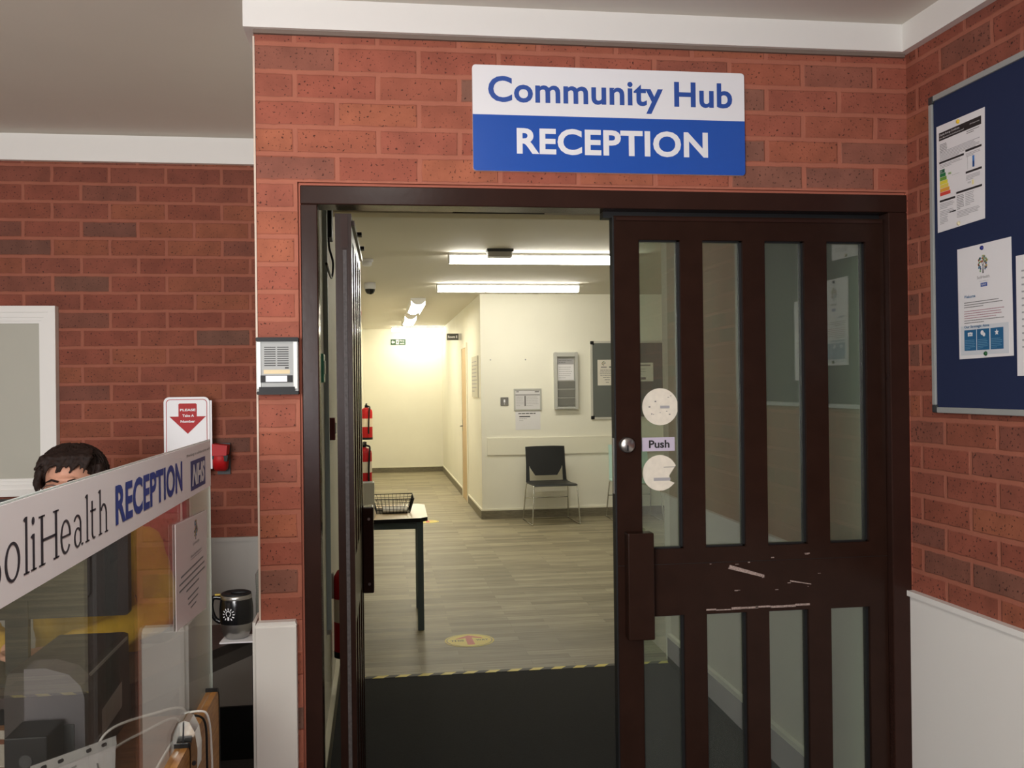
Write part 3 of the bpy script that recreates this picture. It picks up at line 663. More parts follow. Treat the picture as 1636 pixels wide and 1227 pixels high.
# desks
dk = thing('front_desk', 'oak topped reception desk right behind the perspex screen', 'desk', (0, 0, 0))
b = MB(); b.prism([(-1.9, .9), (PXX-.0165, .9), (PXX-.0165, 2.55), (-1.9, 2.55)], .695, .72, wood_mat('desk_wood', (120, 78, 46), (158, 108, 66), (3, 20, 3)), frame=lambda u, v, n: (u, v, n)).build('desktop', dk)
for x, y in ((-1.85, 1.05), (-.52, 1.05), (-1.85, 2.50), (-.52, 2.50)): MB().box(x-.025, x+.025, y-.025, y+.025, 0, .695, BLACK).build('leg', dk)
ds = thing('side_desk', 'dark brown angled desk top with a deep edge carrying the mug', 'desk', (0, 0, 0))
PD = [(-.326, 3.44), (-.326, 3.425), (-.71, 2.705), (-1.75, 2.705), (-1.75, 3.12), (-.74, 3.12), (-.66, 3.22), (-.62, 3.42)]
b = MB(); b.prism(PD, .712, .74, DARKWOOD, frame=lambda u, v, n: (u, v, n)).build('desktop', ds)
b = MB(); b.prism([(-.326, 3.425), (-.71, 2.705), (-.72, 2.72), (-.336, 3.44)], .672, .7395, mat('fascia_dark', (58, 52, 48), .5), frame=lambda u, v, n: (u, v, n)).build('edge_fascia', ds)
for x, y in ((-.40, 3.38), (-.72, 2.79), (-1.7, 2.76), (-1.7, 3.06)): MB().box(x-.022, x+.022, y-.022, y+.022, 0, .712, BLACK).build('leg', ds)

# travel mug on its coaster
mx_, my_ = -.452, 3.22
cs = tag(MB().prism([(-.05, -.05), (.06, -.05), (.055, .045), (-.045, .05)], 0, .004, PAPER, frame=lambda u, v, n: (u, v, n)).build('coaster', None, (mx_+.005, my_-.01, .7405)), 'square white paper coaster under the black travel mug', 'coaster')
mg = thing('travel_mug', 'black travel mug with a steel foot and white light bulb print on the desk', 'mug', (mx_, my_, .7455))
b = MB(); b.lathe([(.001, 0), (.032, 0), (.039, .006), (.0465, .025), (.0505, .05), (.0505, .052)], STEEL).build('steel_foot', mg)
b = MB(); b.lathe([(.0508, .049), (.0530, .065), (.0530, .095), (.0505, .118), (.0490, .126)], BLACKG, cap=False).build('black_sleeve', mg)
b = MB(); b.lathe([(.0490, .126), (.0495, .130), (.0488, .138), (.046, .139)], STEEL, cap=False).build('steel_rim', mg)
b = MB(); b.lathe([(.047, .137), (.047, .143), (.040, .146), (.036, .141), (.001, .141)], BLACK); b.ball((.012, 0, .144), (.03, .012, .008), BLACK); b.build('lid', mg)
b = MB(); b.tube(smoothpath([(-.046, 0, .128), (-.070, 0, .130), (-.078, 0, .112), (-.076, 0, .086), (-.066, 0, .062), (-.049, 0, .050)], 6), .0075, BLACKG, 10)
b.build('handle', mg)
b = MB(); b.box(-.066, -.050, -.006, .006, .1375, .1405, mat('mug_yellow', (206, 176, 60), .4)); b.build('thumb_tab', mg)
b = MB()
def onmug(u, v): a = -PI/2+u/.0535-.35; r = .0536; return (r*math.cos(a), r*math.sin(a), .083+v)
def mugstroke(p, q, w):
    d = Vector((q[0]-p[0], q[1]-p[1])); nn = Vector((-d.y, d.x)).normalized()*w/2
    b.face([b.bm.verts.new(onmug(*c)) for c in ((p[0]+nn.x, p[1]+nn.y), (q[0]+nn.x, q[1]+nn.y), (q[0]-nn.x, q[1]-nn.y), (p[0]-nn.x, p[1]-nn.y))], PAPER)
for i in range(11):
    a = math.radians(-60+i*30); a = math.radians(-55+i*29)
    mugstroke((.014*math.cos(a), .014*math.sin(a)), (.021*math.cos(a), .021*math.sin(a)), .003)
for i in range(16):
    a, c = math.radians(-60+i*18.75), math.radians(-60+(i+1)*18.75); mugstroke((.008*math.cos(a), .003+.008*math.sin(a)), (.008*math.cos(c), .003+.008*math.sin(c)), .0022)
mugstroke((0, -.018), (0, -.007), .006); b.build('bulb_print', mg)
bt = thing('water_bottle', 'clear plastic bottle with a black cap half hidden behind the brick pier', 'bottle', (-.372, 3.33, .7405))
b = MB(); b.lathe([(.001, 0), (.030, 0), (.033, .008), (.033, .10), (.031, .13), (.033, .16), (.033, .185), (.022, .205), (.015, .215), (.015, .222)], CLEARB, cap=False).build('bottle_body', bt)
b = MB(); b.lathe([(.0175, .218), (.0175, .246), (.015, .249), (.001, .249)], BLACK).build('cap', bt)

# monitor seen from behind
mo = thing('monitor', 'black computer monitor seen from behind through the perspex', 'monitor', (-1.0, 2.90, .7405), .0)
b = MB(); b.rrect(-.30, .298, .165, .50, .008, -.018, .018, BLACK, 3).rrect(-.2, .2, .22, .44, .02, -.04, -.018, BLACK, 4); b.build('screen_housing', mo)
b = MB(); b.box(-.03, .03, -.025, -.002, .01, .26, BLACK); b.build('stand_post', mo); b = MB(); b.rrect(-.12, .12, -.10, .10, .02, 0, .012, BLACK, 4); o_ = b.build('stand_base', mo); o_.rotation_euler = (PI/2, 0, 0)
# black computer tower with a rating label
pt = thing('computer_tower', 'black computer tower beside the perspex with a pale rating label', 'computer', (-.62, 2.14, .7205), L90)
b = MB(); P = [(0, 0), (.42, 0), (.40, .215), (.36, .228), (.02, .232), (0, .20)]
b.prism(P, 0, .15, mat('tower_dark', (40, 34, 33), .35)); b.build('case', pt)
b = MB(); b.box(.01, .38, -.003, 0, .205, .212, SILVER); b.build('trim_strip', pt)
b = MB(); b.prism([(.16, .045), (.33, .055), (.33, .115), (.16, .102)], -.0012, -.0002, mat('label_grey', (190, 186, 184), .5)); b.build('rating_label', pt)
dp = thing('speaker', 'dark grey rounded case standing in front of the computer tower', 'speaker', (-.705, 2.065, .7205))
b = MB(); b.prism([(0, 0), (.115, 0), (.115, .20), (.108, .225), (.085, .25), (.04, .265), (0, .265)], 0, .07, mat('case_grey', (84, 80, 84), .4)).build('case', dp)
b = MB(); b.box(.02, .095, -.003, -.0003, .03, .15, CHARCOAL).build('speaker_cloth', dp)
lt = thing('file_box', 'plain black upright box file on the desk by the lower left corner', 'box', (-.705, 1.955, .7205))
b = MB(); b.box(0, .078, 0, .10, 0, .165, BLACK, .003).build('box_body', lt); b = MB(); b.lathe([(.012, -.0003), (.012, -.002)], CHARCOAL, (.039, 0, .12), 16, 'Y').build('finger_hole', lt)
tr = thing('document_tray', 'low black document tray under the punched pocket', 'tray', (-.628, 1.83, .7205))
b = MB(); b.box(0, .135, 0, .235, 0, .012, BLACK).box(0, .004, 0, .235, .012, .04, BLACK).box(.131, .135, 0, .235, .012, .04, BLACK).box(.004, .131, .231, .235, .012, .04, BLACK); b.build('tray_body', tr)

# punched plastic wallet with a printed sheet, standing in the tray
pw = thing('punched_wallet', 'clear punched pocket holding a printed sheet, leaning at the desk edge', 'document', (-.612, 1.88, .736), math.radians(62), rx=math.radians(-14))
b = MB(); b.prism([(0, 0), (.18, .0), (.21, .092), (.0, .105)], 0, .002, PAPER).build('sheet', pw)
b = MB(); b.prism([(.0, .100), (.209, .086), (.212, .104), (.0, .120)], -.0016, -.0004, mat('pocket_strip', (206, 206, 206), .2))
for t_ in (.02, .06, .13, .17): b.rrect(t_, t_+.014, .106-t_*.07, .113-t_*.07, .003, -.0022, -.0017, INK, 3)
b.build('punched_edge', pw); b = MB(); b.lines(.01, .11, .085, 5, .014, .0035, INKL, 61); b.rect(.15, .154, .03, .07, INKG); b.build('printed_text', pw)
# hand sanitiser and leaflets by the picture corner
sa = thing('pump_bottle', 'dark red pump bottle with a silver collar and ribbed spout', 'bottle', (-.635, 1.79, .7205))
b = MB(); b.lathe([(.001, 0), (.030, 0), (.032, .004), (.032, .09), (.026, .108), (.014, .118), (.012, .122)], REDDK).build('bottle_body', sa)
b = MB(); b.lathe([(.011, .120), (.011, .144), (.014, .145), (.014, .149), (.001, .149)], STEEL).build('collar', sa)
b = MB(); b.tube(smoothpath([(0, 0, .130), (-.02, -.004, .140), (-.05, -.008, .158), (-.09, -.012, .166)], 8), [.0075 if i % 2 else .006 for i in range(25)], SILVER, 10).build('ribbed_spout', sa)
for i, (x, y, r, m, lb) in enumerate(((-.80, 2.52, .3, PAPER, 'white leaflet lying on the desk behind the pump bottle'), (-.86, 2.38, -.2, PAPERW, 'cream leaflet lying left of the pump bottle'))):
    o = thing('leaflet', lb, 'paper', (x, y, .7205+.0015*i), r)
    MB().box(-.075, .075, -.11, .11, 0, .0012, m).build('sheet', o); q = MB(); q.box(-.05, .05, .02, .05, .0012, .0016, mat('leaflet_brown', (150, 96, 70), .6)); q.build('printed_text', o)
# white cables
def cable(nm, lb, pts, r=.0028, m=None):
    b = MB(); b.tube(smoothpath(pts, 8), r, m or WHITE, 8); return tag(b.build(nm), lb, 'cable')
cable('white_cable', 'white cable looping up behind the punched pocket', [(-.565, 2.09, .724), (-.575, 2.09, .80), (-.555, 2.13, .835), (-.50, 2.26, .82), (-.46, 2.38, .79), (-.45, 2.42, .726)])
cable('white_cable', 'second white cable looping beside the taller loop', [(-.535, 2.09, .724), (-.55, 2.09, .775), (-.545, 2.11, .80), (-.51, 2.22, .795), (-.475, 2.36, .775), (-.465, 2.42, .726)])
cable('white_cable', 'white cable running low from the punched pocket to the clamp', [(-.475, 1.98, .726), (-.465, 2.06, .745), (-.455, 2.14, .765), (-.447, 2.21, .772), (-.45, 2.26, .73)])
cable('white_cable', 'white cable hanging down the outside of the oak board', [(-.448, 2.335, .792), (-.417, 2.338, .795), (-.397, 2.345, .78), (-.392, 2.36, .70), (-.392, 2.375, .50), (-.39, 2.39, .004)])
cable('black_cable', 'black cable hanging down the outside of the oak board', [(-.448, 2.305, .792), (-.417, 2.308, .795), (-.397, 2.31, .775), (-.392, 2.30, .70), (-.392, 2.30, .50), (-.39, 2.30, .004)], .0026, BLACK)
cable('white_cable', 'loose white cables on the dark floor under the side desk', [(-.62, 3.62, .004), (-.55, 3.66, .03), (-.48, 3.6, .005), (-.5, 3.5, .005), (-.58, 3.52, .025), (-.66, 3.6, .005)], .003)

# number sign and ticket dispenser on the back brick wall
ns = thing('queue_sign', 'white PLEASE Take A Number sign with a red arrow on the back wall', 'sign', (-.853, YB-.10, 1.20))
b = MB(); b.rrect(0, .180, 0, .315, .022, -.004, 0, SIGNW).build('sign_plate', ns)
b = MB(); O_ = rr(.009, .171, .009, .306, .016); I_ = rr(.0115, .1685, .0115, .3035, .0145)
for i in range(len(O_)): j = (i+1) % len(O_); b.prism([O_[i], O_[j], I_[j], I_[i]], -.0046, -.0042, RED)
b.prism([(.058, .236), (.022, .236), (.094, .165), (.166, .236), (.130, .236), (.130, .285), (.126, .289), (.062, .289), (.058, .285)], -.0046, -.0042, RED); b.build('red_arrow', ns)
b = MB(); b.text('PLEASE', .064, .125, .2575, .2675, SIGNW, bold=.03, n=-.0047); b.text('Take A', .073, .119, .234, .2445, SIGNW, bold=.03, n=-.0047); b.text('Number', .066, .123, .2105, .2210, SIGNW, bold=.03, n=-.0047); b.build('lettering', ns)
b = MB(); b.box(.02, .188, .004, .009, .02, .30, SIGNW).box(.07, .11, .009, .0995, .06, .25, CHARCOAL); b.build('backing_bracket', ns)
td = thing('ticket_dispenser', 'red and black ticket dispenser on the brick wall right of the number sign', 'dispenser', (-.635, YB, 1.19))
b = MB(); b.box(-.022, .03, -.02, -.0005, 0, .13, CHARCOAL).build('wall_plate', td)
b = MB(); b.lathe([(.001, -.014), (.045, -.014), (.052, -.006), (.052, .03), (.045, .038), (.001, .038)], RED, (-.012, -.075, .07), 26, 'X').build('roll_housing', td)
b = MB(); b.prism([(-.026, .085), (.030, .085), (.034, .125), (-.026, .133)], -.13, -.05, RED).prism([(-.026, .07), (.032, .06), (.036, .085), (-.026, .09)], -.125, -.05, BLACK); b.build('ticket_mouth', td)

# ------------------------------------------------------------------ receptionist
def blob(name, mb, voxel, it, parent, disp=None):
    o = mb.build(name, parent)
    r = o.modifiers.new('r', 'REMESH'); r.mode = 'VOXEL'; r.voxel_size = voxel; r.use_smooth_shade = True
    s_ = o.modifiers.new('s', 'SMOOTH'); s_.iterations = it; s_.factor = .5
    if disp:
        t = bpy.data.textures.new(name+'_t', 'CLOUDS'); t.noise_scale = disp[1]; d_ = o.modifiers.new('d', 'DISPLACE'); d_.texture = t; d_.strength = disp[0]; d_.mid_level = .5
    dg = bpy.context.evaluated_depsgraph_get(); me = bpy.data.meshes.new_from_object(o.evaluated_get(dg)); old = o.data
    o.modifiers.clear(); o.data = me; bpy.data.meshes.remove(old)
    for p in me.polygons: p.use_smooth = True
    return o
SKIN = mat('skin', (206, 152, 128), .5, noise=.06, nscale=40)
HAIR = mat('dark_hair', (40, 28, 24), .65, spec=.2, noise=.35, nscale=90)
CARD = mat('mustard_knit', (196, 156, 40), .9, bump=.4, bscale=260, noise=.1, nscale=30)
pe = thing('person', 'seated receptionist with short dark hair, glasses and mustard cardigan behind the screen', 'person', (-.975, 3.46, 0), math.radians(-6))
def limb(b, P, R, m): b.tube(P, R, m, 14); [b.ball(p, r, m, 12) for p, r in zip(P, R)]
b = MB(); hc = Vector((0, -.13, 1.232)); HR = Matrix.Rotation(math.radians(9), 3, 'Z') @ Matrix.Rotation(math.radians(-5), 3, 'X')
b.ball(hc+HR@Vector((0, .012, .028)), (.074, .092, .088), SKIN, 24); b.ball(hc+HR@Vector((0, -.025, -.045)), (.060, .066, .072), SKIN, 20)
b.ball(hc+HR@Vector((0, -.062, -.092)), (.026, .022, .022), SKIN); b.ball(hc+HR@Vector((0, -.094, -.022)), (.011, .018, .022), SKIN); b.ball(hc+HR@Vector((0, -.098, -.034)), (.015, .012, .010), SKIN)
b.ball(hc+HR@Vector((0, -.082, -.066)), (.024, .012, .008), SKIN); b.ball(hc+HR@Vector((0, -.076, .022)), (.056, .014, .010), SKIN)
for sx in (-1, 1):
    b.ball(hc+HR@Vector((sx*.074, .004, -.02)), (.010, .018, .030), SKIN); b.ball(hc+HR@Vector((sx*.040, -.068, -.028)), (.024, .020, .022), SKIN)
limb(b, [(0, -.095, 1.155), (0, -.06, 1.06), (0, -.03, .98)], [.050, .054, .07], SKIN)
limb(b, [(0, 0, .605), (0, -.01, .72), (0, -.03, .90), (0, -.035, .98)], [.155, .140, .150, .125], SKIN)
for sx in (-1, 1):
    limb(b, [(sx*.10, -.03, 1.01), (sx*.185, -.03, 1.010), (sx*.285, -.15, .875), (sx*.295, -.22, .82)], [.06, .062, .048, .044], SKIN)
    limb(b, [(sx*.295, -.22, .82), (sx*.20, -.33, .795), (sx*.075, -.395, .775)], [.044, .038, .026], SKIN)
    w = Vector((sx*.075, -.395, .772)); dv = Vector((-sx*.86, -.5, 0)).normalized(); sd = Vector((dv.y, -dv.x, 0))*(-sx)
    b.ball(w+dv*.045, (.045, .036, .015), SKIN)
    for k, (off, ln) in enumerate(((.027, .062), (.009, .072), (-.009, .067), (-.027, .052))):
        s0 = w+dv*.075+sd*off; b.tube([s0, s0+dv*ln*.45+Vector((0, 0, .006)), s0+dv*ln*.8+Vector((0, 0, -.002)), s0+dv*ln+Vector((0, 0, -.012))], [.0095, .009, .0085, .0075], SKIN, 8)
    s0 = w+dv*.02+sd*.030; b.tube([s0, s0+sd*.024+dv*.018, s0+sd*.032+dv*.045], [.012, .0105, .009], SKIN, 8)
    limb(b, [(sx*.09, -.02, .56), (sx*.11, -.40, .565), (sx*.11, -.42, .50), (sx*.11, -.38, .10)], [.09, .066, .06, .042], SKIN)
    limb(b, [(sx*.11, -.36, .055), (sx*.115, -.50, .035)], [.042, .03], SKIN)
body = blob('body', b, .0055, 3, pe)
b = MB()
limb(b, [(0, 0, .63), (0, -.01, .72), (0, -.035, .90), (0, -.04, .98)], [.172, .158, .166, .136], CARD)
for sx in (-1, 1):
    limb(b, [(sx*.07, -.03, 1.015), (sx*.19, -.03, 1.010), (sx*.288, -.15, .875), (sx*.298, -.22, .825)], [.068, .078, .064, .060], CARD)
    limb(b, [(sx*.298, -.22, .825), (sx*.20, -.33, .80), (sx*.098, -.384, .783)], [.060, .052, .038], CARD)
    for q in range(6):
        t_ = q/5; b.ball(Vector((sx*.298, -.2, .835)).lerp(Vector((sx*.12, -.372, .79)), t_), (.058-.012*t_, .05-.01*t_, .046-.006*t_), CARD)
blob('cardigan', b, .007, 3, pe, (.018, .07))
b = MB()
for sx in (-1, 1): limb(b, [(sx*.085, -.01, .56), (sx*.11, -.40, .565), (sx*.11, -.425, .50), (sx*.11, -.38, .13)], [.105, .08, .074, .058], CHARCOAL)
b.ball((0, 0, .55), (.18, .15, .09), CHARCOAL); blob('trousers', b, .009, 3, pe)
# hair: a full short crop with a side swept fringe
b = MB(); rg = random.Random(12)
top = hc+HR@Vector((0, .02, .050))
b.ball(top+HR@Vector((0, .020, .0)), (.093, .098, .074), HAIR, 22); b.ball(hc+HR@Vector((0, .055, -.02)), (.088, .070, .085), HAIR, 20)
for i in range(330):
    a = rg.uniform(0, 2*PI); e0 = rg.uniform(.05, 1.25)
    fx, fy = math.cos(a), math.sin(a)
    front = fy < -.55
    ln = rg.uniform(.05, .085) if not front else rg.uniform(.03, .05)
    P = []
    for k in range(5):
        el = 1.35-(1.35-e0+ln*7)*k/4*.8
        r_ = Vector((.098*math.cos(el)*fx+.006*math.sin(k+i), .104*math.cos(el)*fy+(.03 if not front else .012), .086*math.sin(el)))
        if front and el < .28+.35*((i*7)%11)/11: break
        P.append(top+HR@r_*rg.uniform(.98, 1.03))
    if len(P) > 1: b.tube(P, [.0075*(1-.16*k)+.0015 for k in range(len(P))], HAIR, 6)
for i in range(15):     # fringe
    u = -.072+i*.0103
    b.tube([top+HR@Vector((u*.6+.02, -.045, .066)), top+HR@Vector((u, -.086, .042)), top+HR@Vector((u-.016, -.100, .004+.012*math.sin(i*1.7)))], [.011, .010, .003], HAIR, 7)
for sx in (-1, 1):
    for i in range(6): b.tube([top+HR@Vector((sx*.085, -.03+.02*i, .02)), top+HR@Vector((sx*.098, -.035+.02*i, -.035)), top+HR@Vector((sx*.085, -.04+.02*i, -.085-.01*(i % 3)))], [.016, .014, .005], HAIR, 7)
hair = blob('hair', b, .0034, 1, pe, (.010, .016))
b = MB(); rg = random.Random(31)
for i in range(260):     # loose strands over the crop
    a = rg.uniform(0, 2*PI); fx, fy = math.cos(a), math.sin(a); P = []
    e0, e1 = rg.uniform(.7, 1.4), rg.uniform(-.6, .6) if fy > -.5 else rg.uniform(.35, .6)
    sw = rg.uniform(-.25, .25)
    for k in range(6):
        el = e0+(e1-e0)*k/5; q = 1.0+.035*math.sin(k*.9+i)+rg.uniform(0, .012)
        c_, s_2 = math.cos(sw*k/5), math.sin(sw*k/5)
        P.append(top+HR@Vector((.104*math.cos(el)*(fx*c_-fy*s_2), .110*math.cos(el)*(fx*s_2+fy*c_)+.02, .088*math.sin(el)+.004))*1.0+HR@Vector((0, 0, 0)))
        P[-1] = top+(P[-1]-top)*q
    b.tube(P, [.0022, .0024, .0022, .002, .0016, .0007], HAIR, 5)
b.build('hair_strands', pe)
b = MB(); FR = mat('glasses_frame', (70, 50, 44), .3)
ez = -.010
for sx in (-1, 1):
    P = [hc+HR@Vector((sx*(.034+.026*math.cos(t_)), -.101, ez+.018*math.sin(t_))) for t_ in [2*PI*i/20 for i in range(20)]]
    b.tube(P, .0018, FR, 6, closed=True); b.tube([hc+HR@Vector((sx*.060, -.100, ez+.004)), hc+HR@Vector((sx*.077, -.07, ez+.004)), hc+HR@Vector((sx*.080, .01, ez))], .002, FR, 6); b.ball(hc+HR@Vector((sx*.062, -.101, ez+.004)), .0035, CHROME, 8)
b.tube([hc+HR@Vector((-.009, -.103, ez+.005)), hc+HR@Vector((.009, -.103, ez+.005))], .0018, FR, 6); b.build('glasses', pe)
for sx in (-1, 1):
    b = MB(); b.ball(hc+HR@Vector((sx*.031, -.078, ez)), .0105, mat('eye_white', (222, 214, 206), .2), 12); b.ball(hc+HR@Vector((sx*.030, -.0855, ez-.002)), .005, mat('iris', (70, 50, 36), .2), 10); b.build('eye', pe)
for sx in (-1, 1): b = MB(); b.tube([hc+HR@Vector((sx*.014, -.094, .017)), hc+HR@Vector((sx*.034, -.092, .023)), hc+HR@Vector((sx*.054, -.078, .016))], [.0035, .004, .002], HAIR, 6); b.build('eyebrow', pe)
b = MB(); b.ball(hc+HR@Vector((0, -.0915, -.064)), (.021, .005, .004), mat('lips', (170, 92, 88), .4), 12); b.ball(hc+HR@Vector((0, -.091, -.071)), (.019, .005, .0045), MATS['lips'], 12); b.build('lips', pe)

oc = thing('office_chair', 'dark office chair behind the desk with the receptionist seated on it', 'chair', (-.985, 3.56, 0), math.radians(-4))
b = MB(); b.rrect(-.24, .24, -.24, .22, .06, 0, .07, CHARCOAL, 4); q = b.build('seat', oc); q.rotation_euler = (PI/2, 0, 0); q.location = (0, 0, .360)
b = MB(); b.rrect(-.23, .23, .60, 1.08, .07, .22, .27, CHARCOAL, 5).build('backrest', oc)
b = MB(); b.box(-.03, .03, .26, .285, .36, .75, BLACK).box(-.03, .03, .05, .28, .345, .37, BLACK).build('back_bracket', oc)
b = MB(); b.lathe([(.028, .08), (.028, .34)], BLACK, seg=16).build('gas_column', oc)
for k in range(5):
    a = 2*PI*k/5+.3; b = MB(); b.tube([(0, 0, .09), (.28*math.cos(a), .28*math.sin(a), .065)], [.025, .016], BLACK, 8); b.lathe([(.025, -.012), (.028, 0), (.025, .012)], BLACK, (.28*math.cos(a), .28*math.sin(a), .0285), 16, 'X'); b.build('base_arm', oc)
pk = thing('pink_garment', 'pink knitted garment hanging over the right shoulder of the office chair', 'garment', (-.80, 3.80, .98))
b = MB(); rg = random.Random(2)
for i in range(9):
    u = -.09+.022*i
    b.tube([(u, .074, -.16-.02*rg.random()), (u+.004, .074, .02), (u, .045, .132), (u+.003, -.046, .130), (u, -.066, .0), (u+.006*rg.random(), -.069, -.14-.03*rg.random())], [.017, .016, .015, .016, .018, .015], mat('pink_knit', (176, 58, 84), .9, noise=.2, nscale=60), 8)
blob('cloth', b, .006, 2, pk, (.012, .03))

# ------------------------------------------------------------------ things on the lobby and hall left wall (local x runs into the hall, -y is into the room)
def on_left(name, label, cat, y, z, group=None): return thing(name, label, cat, (HX0, y, z), L90, group)
o = on_left('cable_trunking', 'slate grey vertical cable trunking on the lobby wall beside the open leaf', 'trunking', 4.26, .50)
MB().box(0, .035, -.020, -.0005, 0, ZH-.505, mat('trunking_slate', (186, 202, 206), .5)).build('trunking_body', o); MB().box(.002, .033, -.018, -.001, -.02, 0, GREYP).build('end_piece', o)
o = on_left('door_sensor', 'small black box with a dangling lead high on the lobby wall', 'sensor', 4.50, 2.235)
MB().box(0, .16, -.03, -.0005, 0, .155, BLACK, .004).build('sensor_box', o)
q = MB(); q.tube(smoothpath([(.02, -.015, .0), (.012, -.018, -.05), (-.02, -.035, -.12), (-.15, -.035, -.20), (-.38, -.036, -.215), (-.62, -.034, -.2)], 8), .005, BLACK, 8); q.build('lead', o)
o = on_left('break_glass_unit', 'green emergency door release box on the lobby wall', 'call point', 3.60, 1.565)
MB().box(0, .09, -.034, -.0005, 0, .105, GREEN, .003).build('unit_body', o); MB().box(.02, .07, -.037, -.034, .03, .08, SIGNW).build('front_cover', o)
o = on_left('fire_call_point', 'dark red fire alarm call point behind the open leaf', 'call point', 4.62, 1.30)
MB().box(0, .09, -.03, -.0005, 0, .105, REDDK, .003).build('unit_body', o); MB().box(.02, .07, -.034, -.03, .03, .08, SIGNW).build('front_cover', o)
o = on_left('wall_poster', 'narrow pale notice on the lobby wall below the green release box', 'notice', 3.70, 1.235)
MB().box(0, .21, -.004, -.0005, 0, .297, PAPERW).build('sheet', o); q = MB(); q.lines(.02, .19, .26, 9, .024, .006, INKL, 70, n=-.0041); q.build('printed_text', o)
o = on_left('alarm_sounder', 'red fire alarm sounder high on the left corridor wall', 'alarm', 10.55, 2.31)
MB().lathe([(.001, -.0005), (.05, -.0005), (.05, -.03), (.046, -.05), (.036, -.075), (.001, -.08)], RED, (.05, 0, .05), 24, 'Y').build('sounder_body', o); MB().box(.02, .08, -.05, -.0005, .10, .145, RED, .004).build('beacon', o)

ex = thing('fire_extinguisher', 'red fire extinguisher hanging highest on the left corridor wall', 'fire extinguisher', (-.125, 13.0, .866), 0, 'fire extinguishers')
b = MB(); b.lathe([(.001, 0), (.070, 0), (.078, .006), (.080, .02), (.080, .36), (.076, .385), (.055, .41), (.030, .42), (.024, .425)], RED).build('cylinder', ex)
b = MB(); b.lathe([(.081, .0), (.081, .03)], BLACK, cap=False).build('base_band', ex)
b = MB(); b.lathe([(.0805, .17), (.0805, .28)], mat('ext_label', (226, 214, 190), .5), cap=False).build('label_band', ex)
b = MB(); b.lathe([(.022, .422), (.022, .45), (.014, .46), (.001, .46)], BLACK).box(-.012, .012, -.09, .02, .452, .466, BLACK).prism([(-.01, .468), (.012, .468), (.012, .482), (-.01, .478)], -.085, .015, BLACK); b.build('valve_lever', ex)
b = MB(); b.tube(smoothpath([(.02, -.01, .44), (.045, -.07, .43), (.038, -.096, .36), (.03, -.094, .2), (.03, -.093, .08)], 6), .010, BLACK, 8); b.build('hose', ex)
b = MB(); b.box(-.02, .02, .078, .0945, .28, .40, STEEL); q = b.build('wall_bracket', ex); q.rotation_euler = (0, 0, PI/2)
dup(ex, (-.125, 10.0, .52), .2, 'red fire extinguisher hanging lower and nearer on the left corridor wall')
e3 = dup(ex, (-.154, 4.72, .26), 0, 'dark red fire extinguisher on the lobby wall behind the open leaf'); e3.scale = (.7, .7, 1)

# ------------------------------------------------------------------ ceiling things in the hall
def strip_light(label, x0, y0, w, d, lamp, group='hall ceiling lights'):
    t = thing('ceiling_light', label, 'light', (x0, y0, ZH), 0, group)
    b = MB(); b.box(0, w, 0, d, -.022, -.0005, WHITE).box(-.008, 0, 0, d, -.085, -.0005, WHITE).box(w, w+.008, 0, d, -.085, -.0005, WHITE).build('light_tray', t)
    b = MB()
    if w > d: P = [(0, -.022), (d, -.022), (d-.012, -.072), (d/2, -.084), (.012, -.072)]; b.prism(P, 0, w, lamp, frame=lambda u, v, n: (n, u, v))
    else:
        P = [(w*(.5-.5*math.cos(PI*i/10)), -.022-.06*math.sin(PI*i/10)) for i in range(11)]; b.prism(P, .004, d-.004, lamp)
    b.build('diffuser', t)
    if d > w:
        e = MB(); e.prism([(w*(.5-.52*math.cos(PI*i/10)), -.02-.065*math.sin(PI*i/10)) for i in range(11)], -.012, .004, WHITE); e.build('end_cap', t)
    return t
strip_light('long ceiling strip light nearest the doors, cut off by the closed leaf', .605, 7.80, 1.50, .13, LAMP)
strip_light('long ceiling strip light close to the hall back wall', .655, 10.12, 1.50, .13, LAMP)
strip_light('corridor ceiling light nearest the hall, running away from the camera', .44, 11.75, .165, 1.6, LAMPC)
strip_light('second corridor ceiling light, running away from the camera', .44, 14.25, .165, 1.6, LAMPC)
strip_light('crosswise ceiling light at the far end of the corridor', .30, 17.30, .92, .13, LAMPC)
o = thing('emergency_light', 'white emergency light unit hanging in front of the nearest strip light', 'light', (.985, 7.62, ZH))
MB().box(-.105, .105, -.06, .06, -.022, -.0005, CHARCOAL).build('base_plate', o)
b = MB(); b.rrect(-.10, .10, -.055, .055, .03, .022, .062, GREYP, 5); q = b.build('lens', o); q.rotation_euler = (-PI/2, 0, 0)
q.scale = (1, 1, 1)
o = thing('dome_camera', 'white dome security camera with a dark eye on the hall ceiling', 'camera', (-.045, 10.1, ZH))
MB().lathe([(.001, -.0005), (.058, -.0005), (.060, -.05), (.052, -.065)], SIGNW, seg=24, cap=False).build('housing', o); MB().lathe([(.052, -.064), (.050, -.085), (.036, -.108), (.015, -.118), (.001, -.119)], BLACKG, seg=24, cap=False).build('dome', o)
o = thing('smoke_detector', 'white smoke detector on the hall ceiling above the open leaf', 'detector', (-.06, 8.25, ZH))
MB().lathe([(.001, -.0005), (.052, -.0005), (.052, -.02), (.001, -.022)], SIGNW, seg=22).build('base', o); MB().lathe([(.042, -.022), (.040, -.05), (.030, -.058), (.001, -.06)], SIGNW, seg=22).build('sensor_head', o)
o = thing('exit_sign', 'green and white running figure exit sign with an arrow on the end wall', 'sign', (.283, YE, 2.336))
MB().box(0, .272, -.01, -.0005, 0, .105, mat('exit_green', (52, 84, 62), .5)).build('sign_plate', o)
b = MB(); b.prism([(.012, .052), (.045, .085), (.045, .064), (.075, .064), (.075, .04), (.045, .04), (.045, .02)], -.0108, -.0102, SIGNW).rect(.098, .150, .01, .095, SIGNW, n=-.0102)
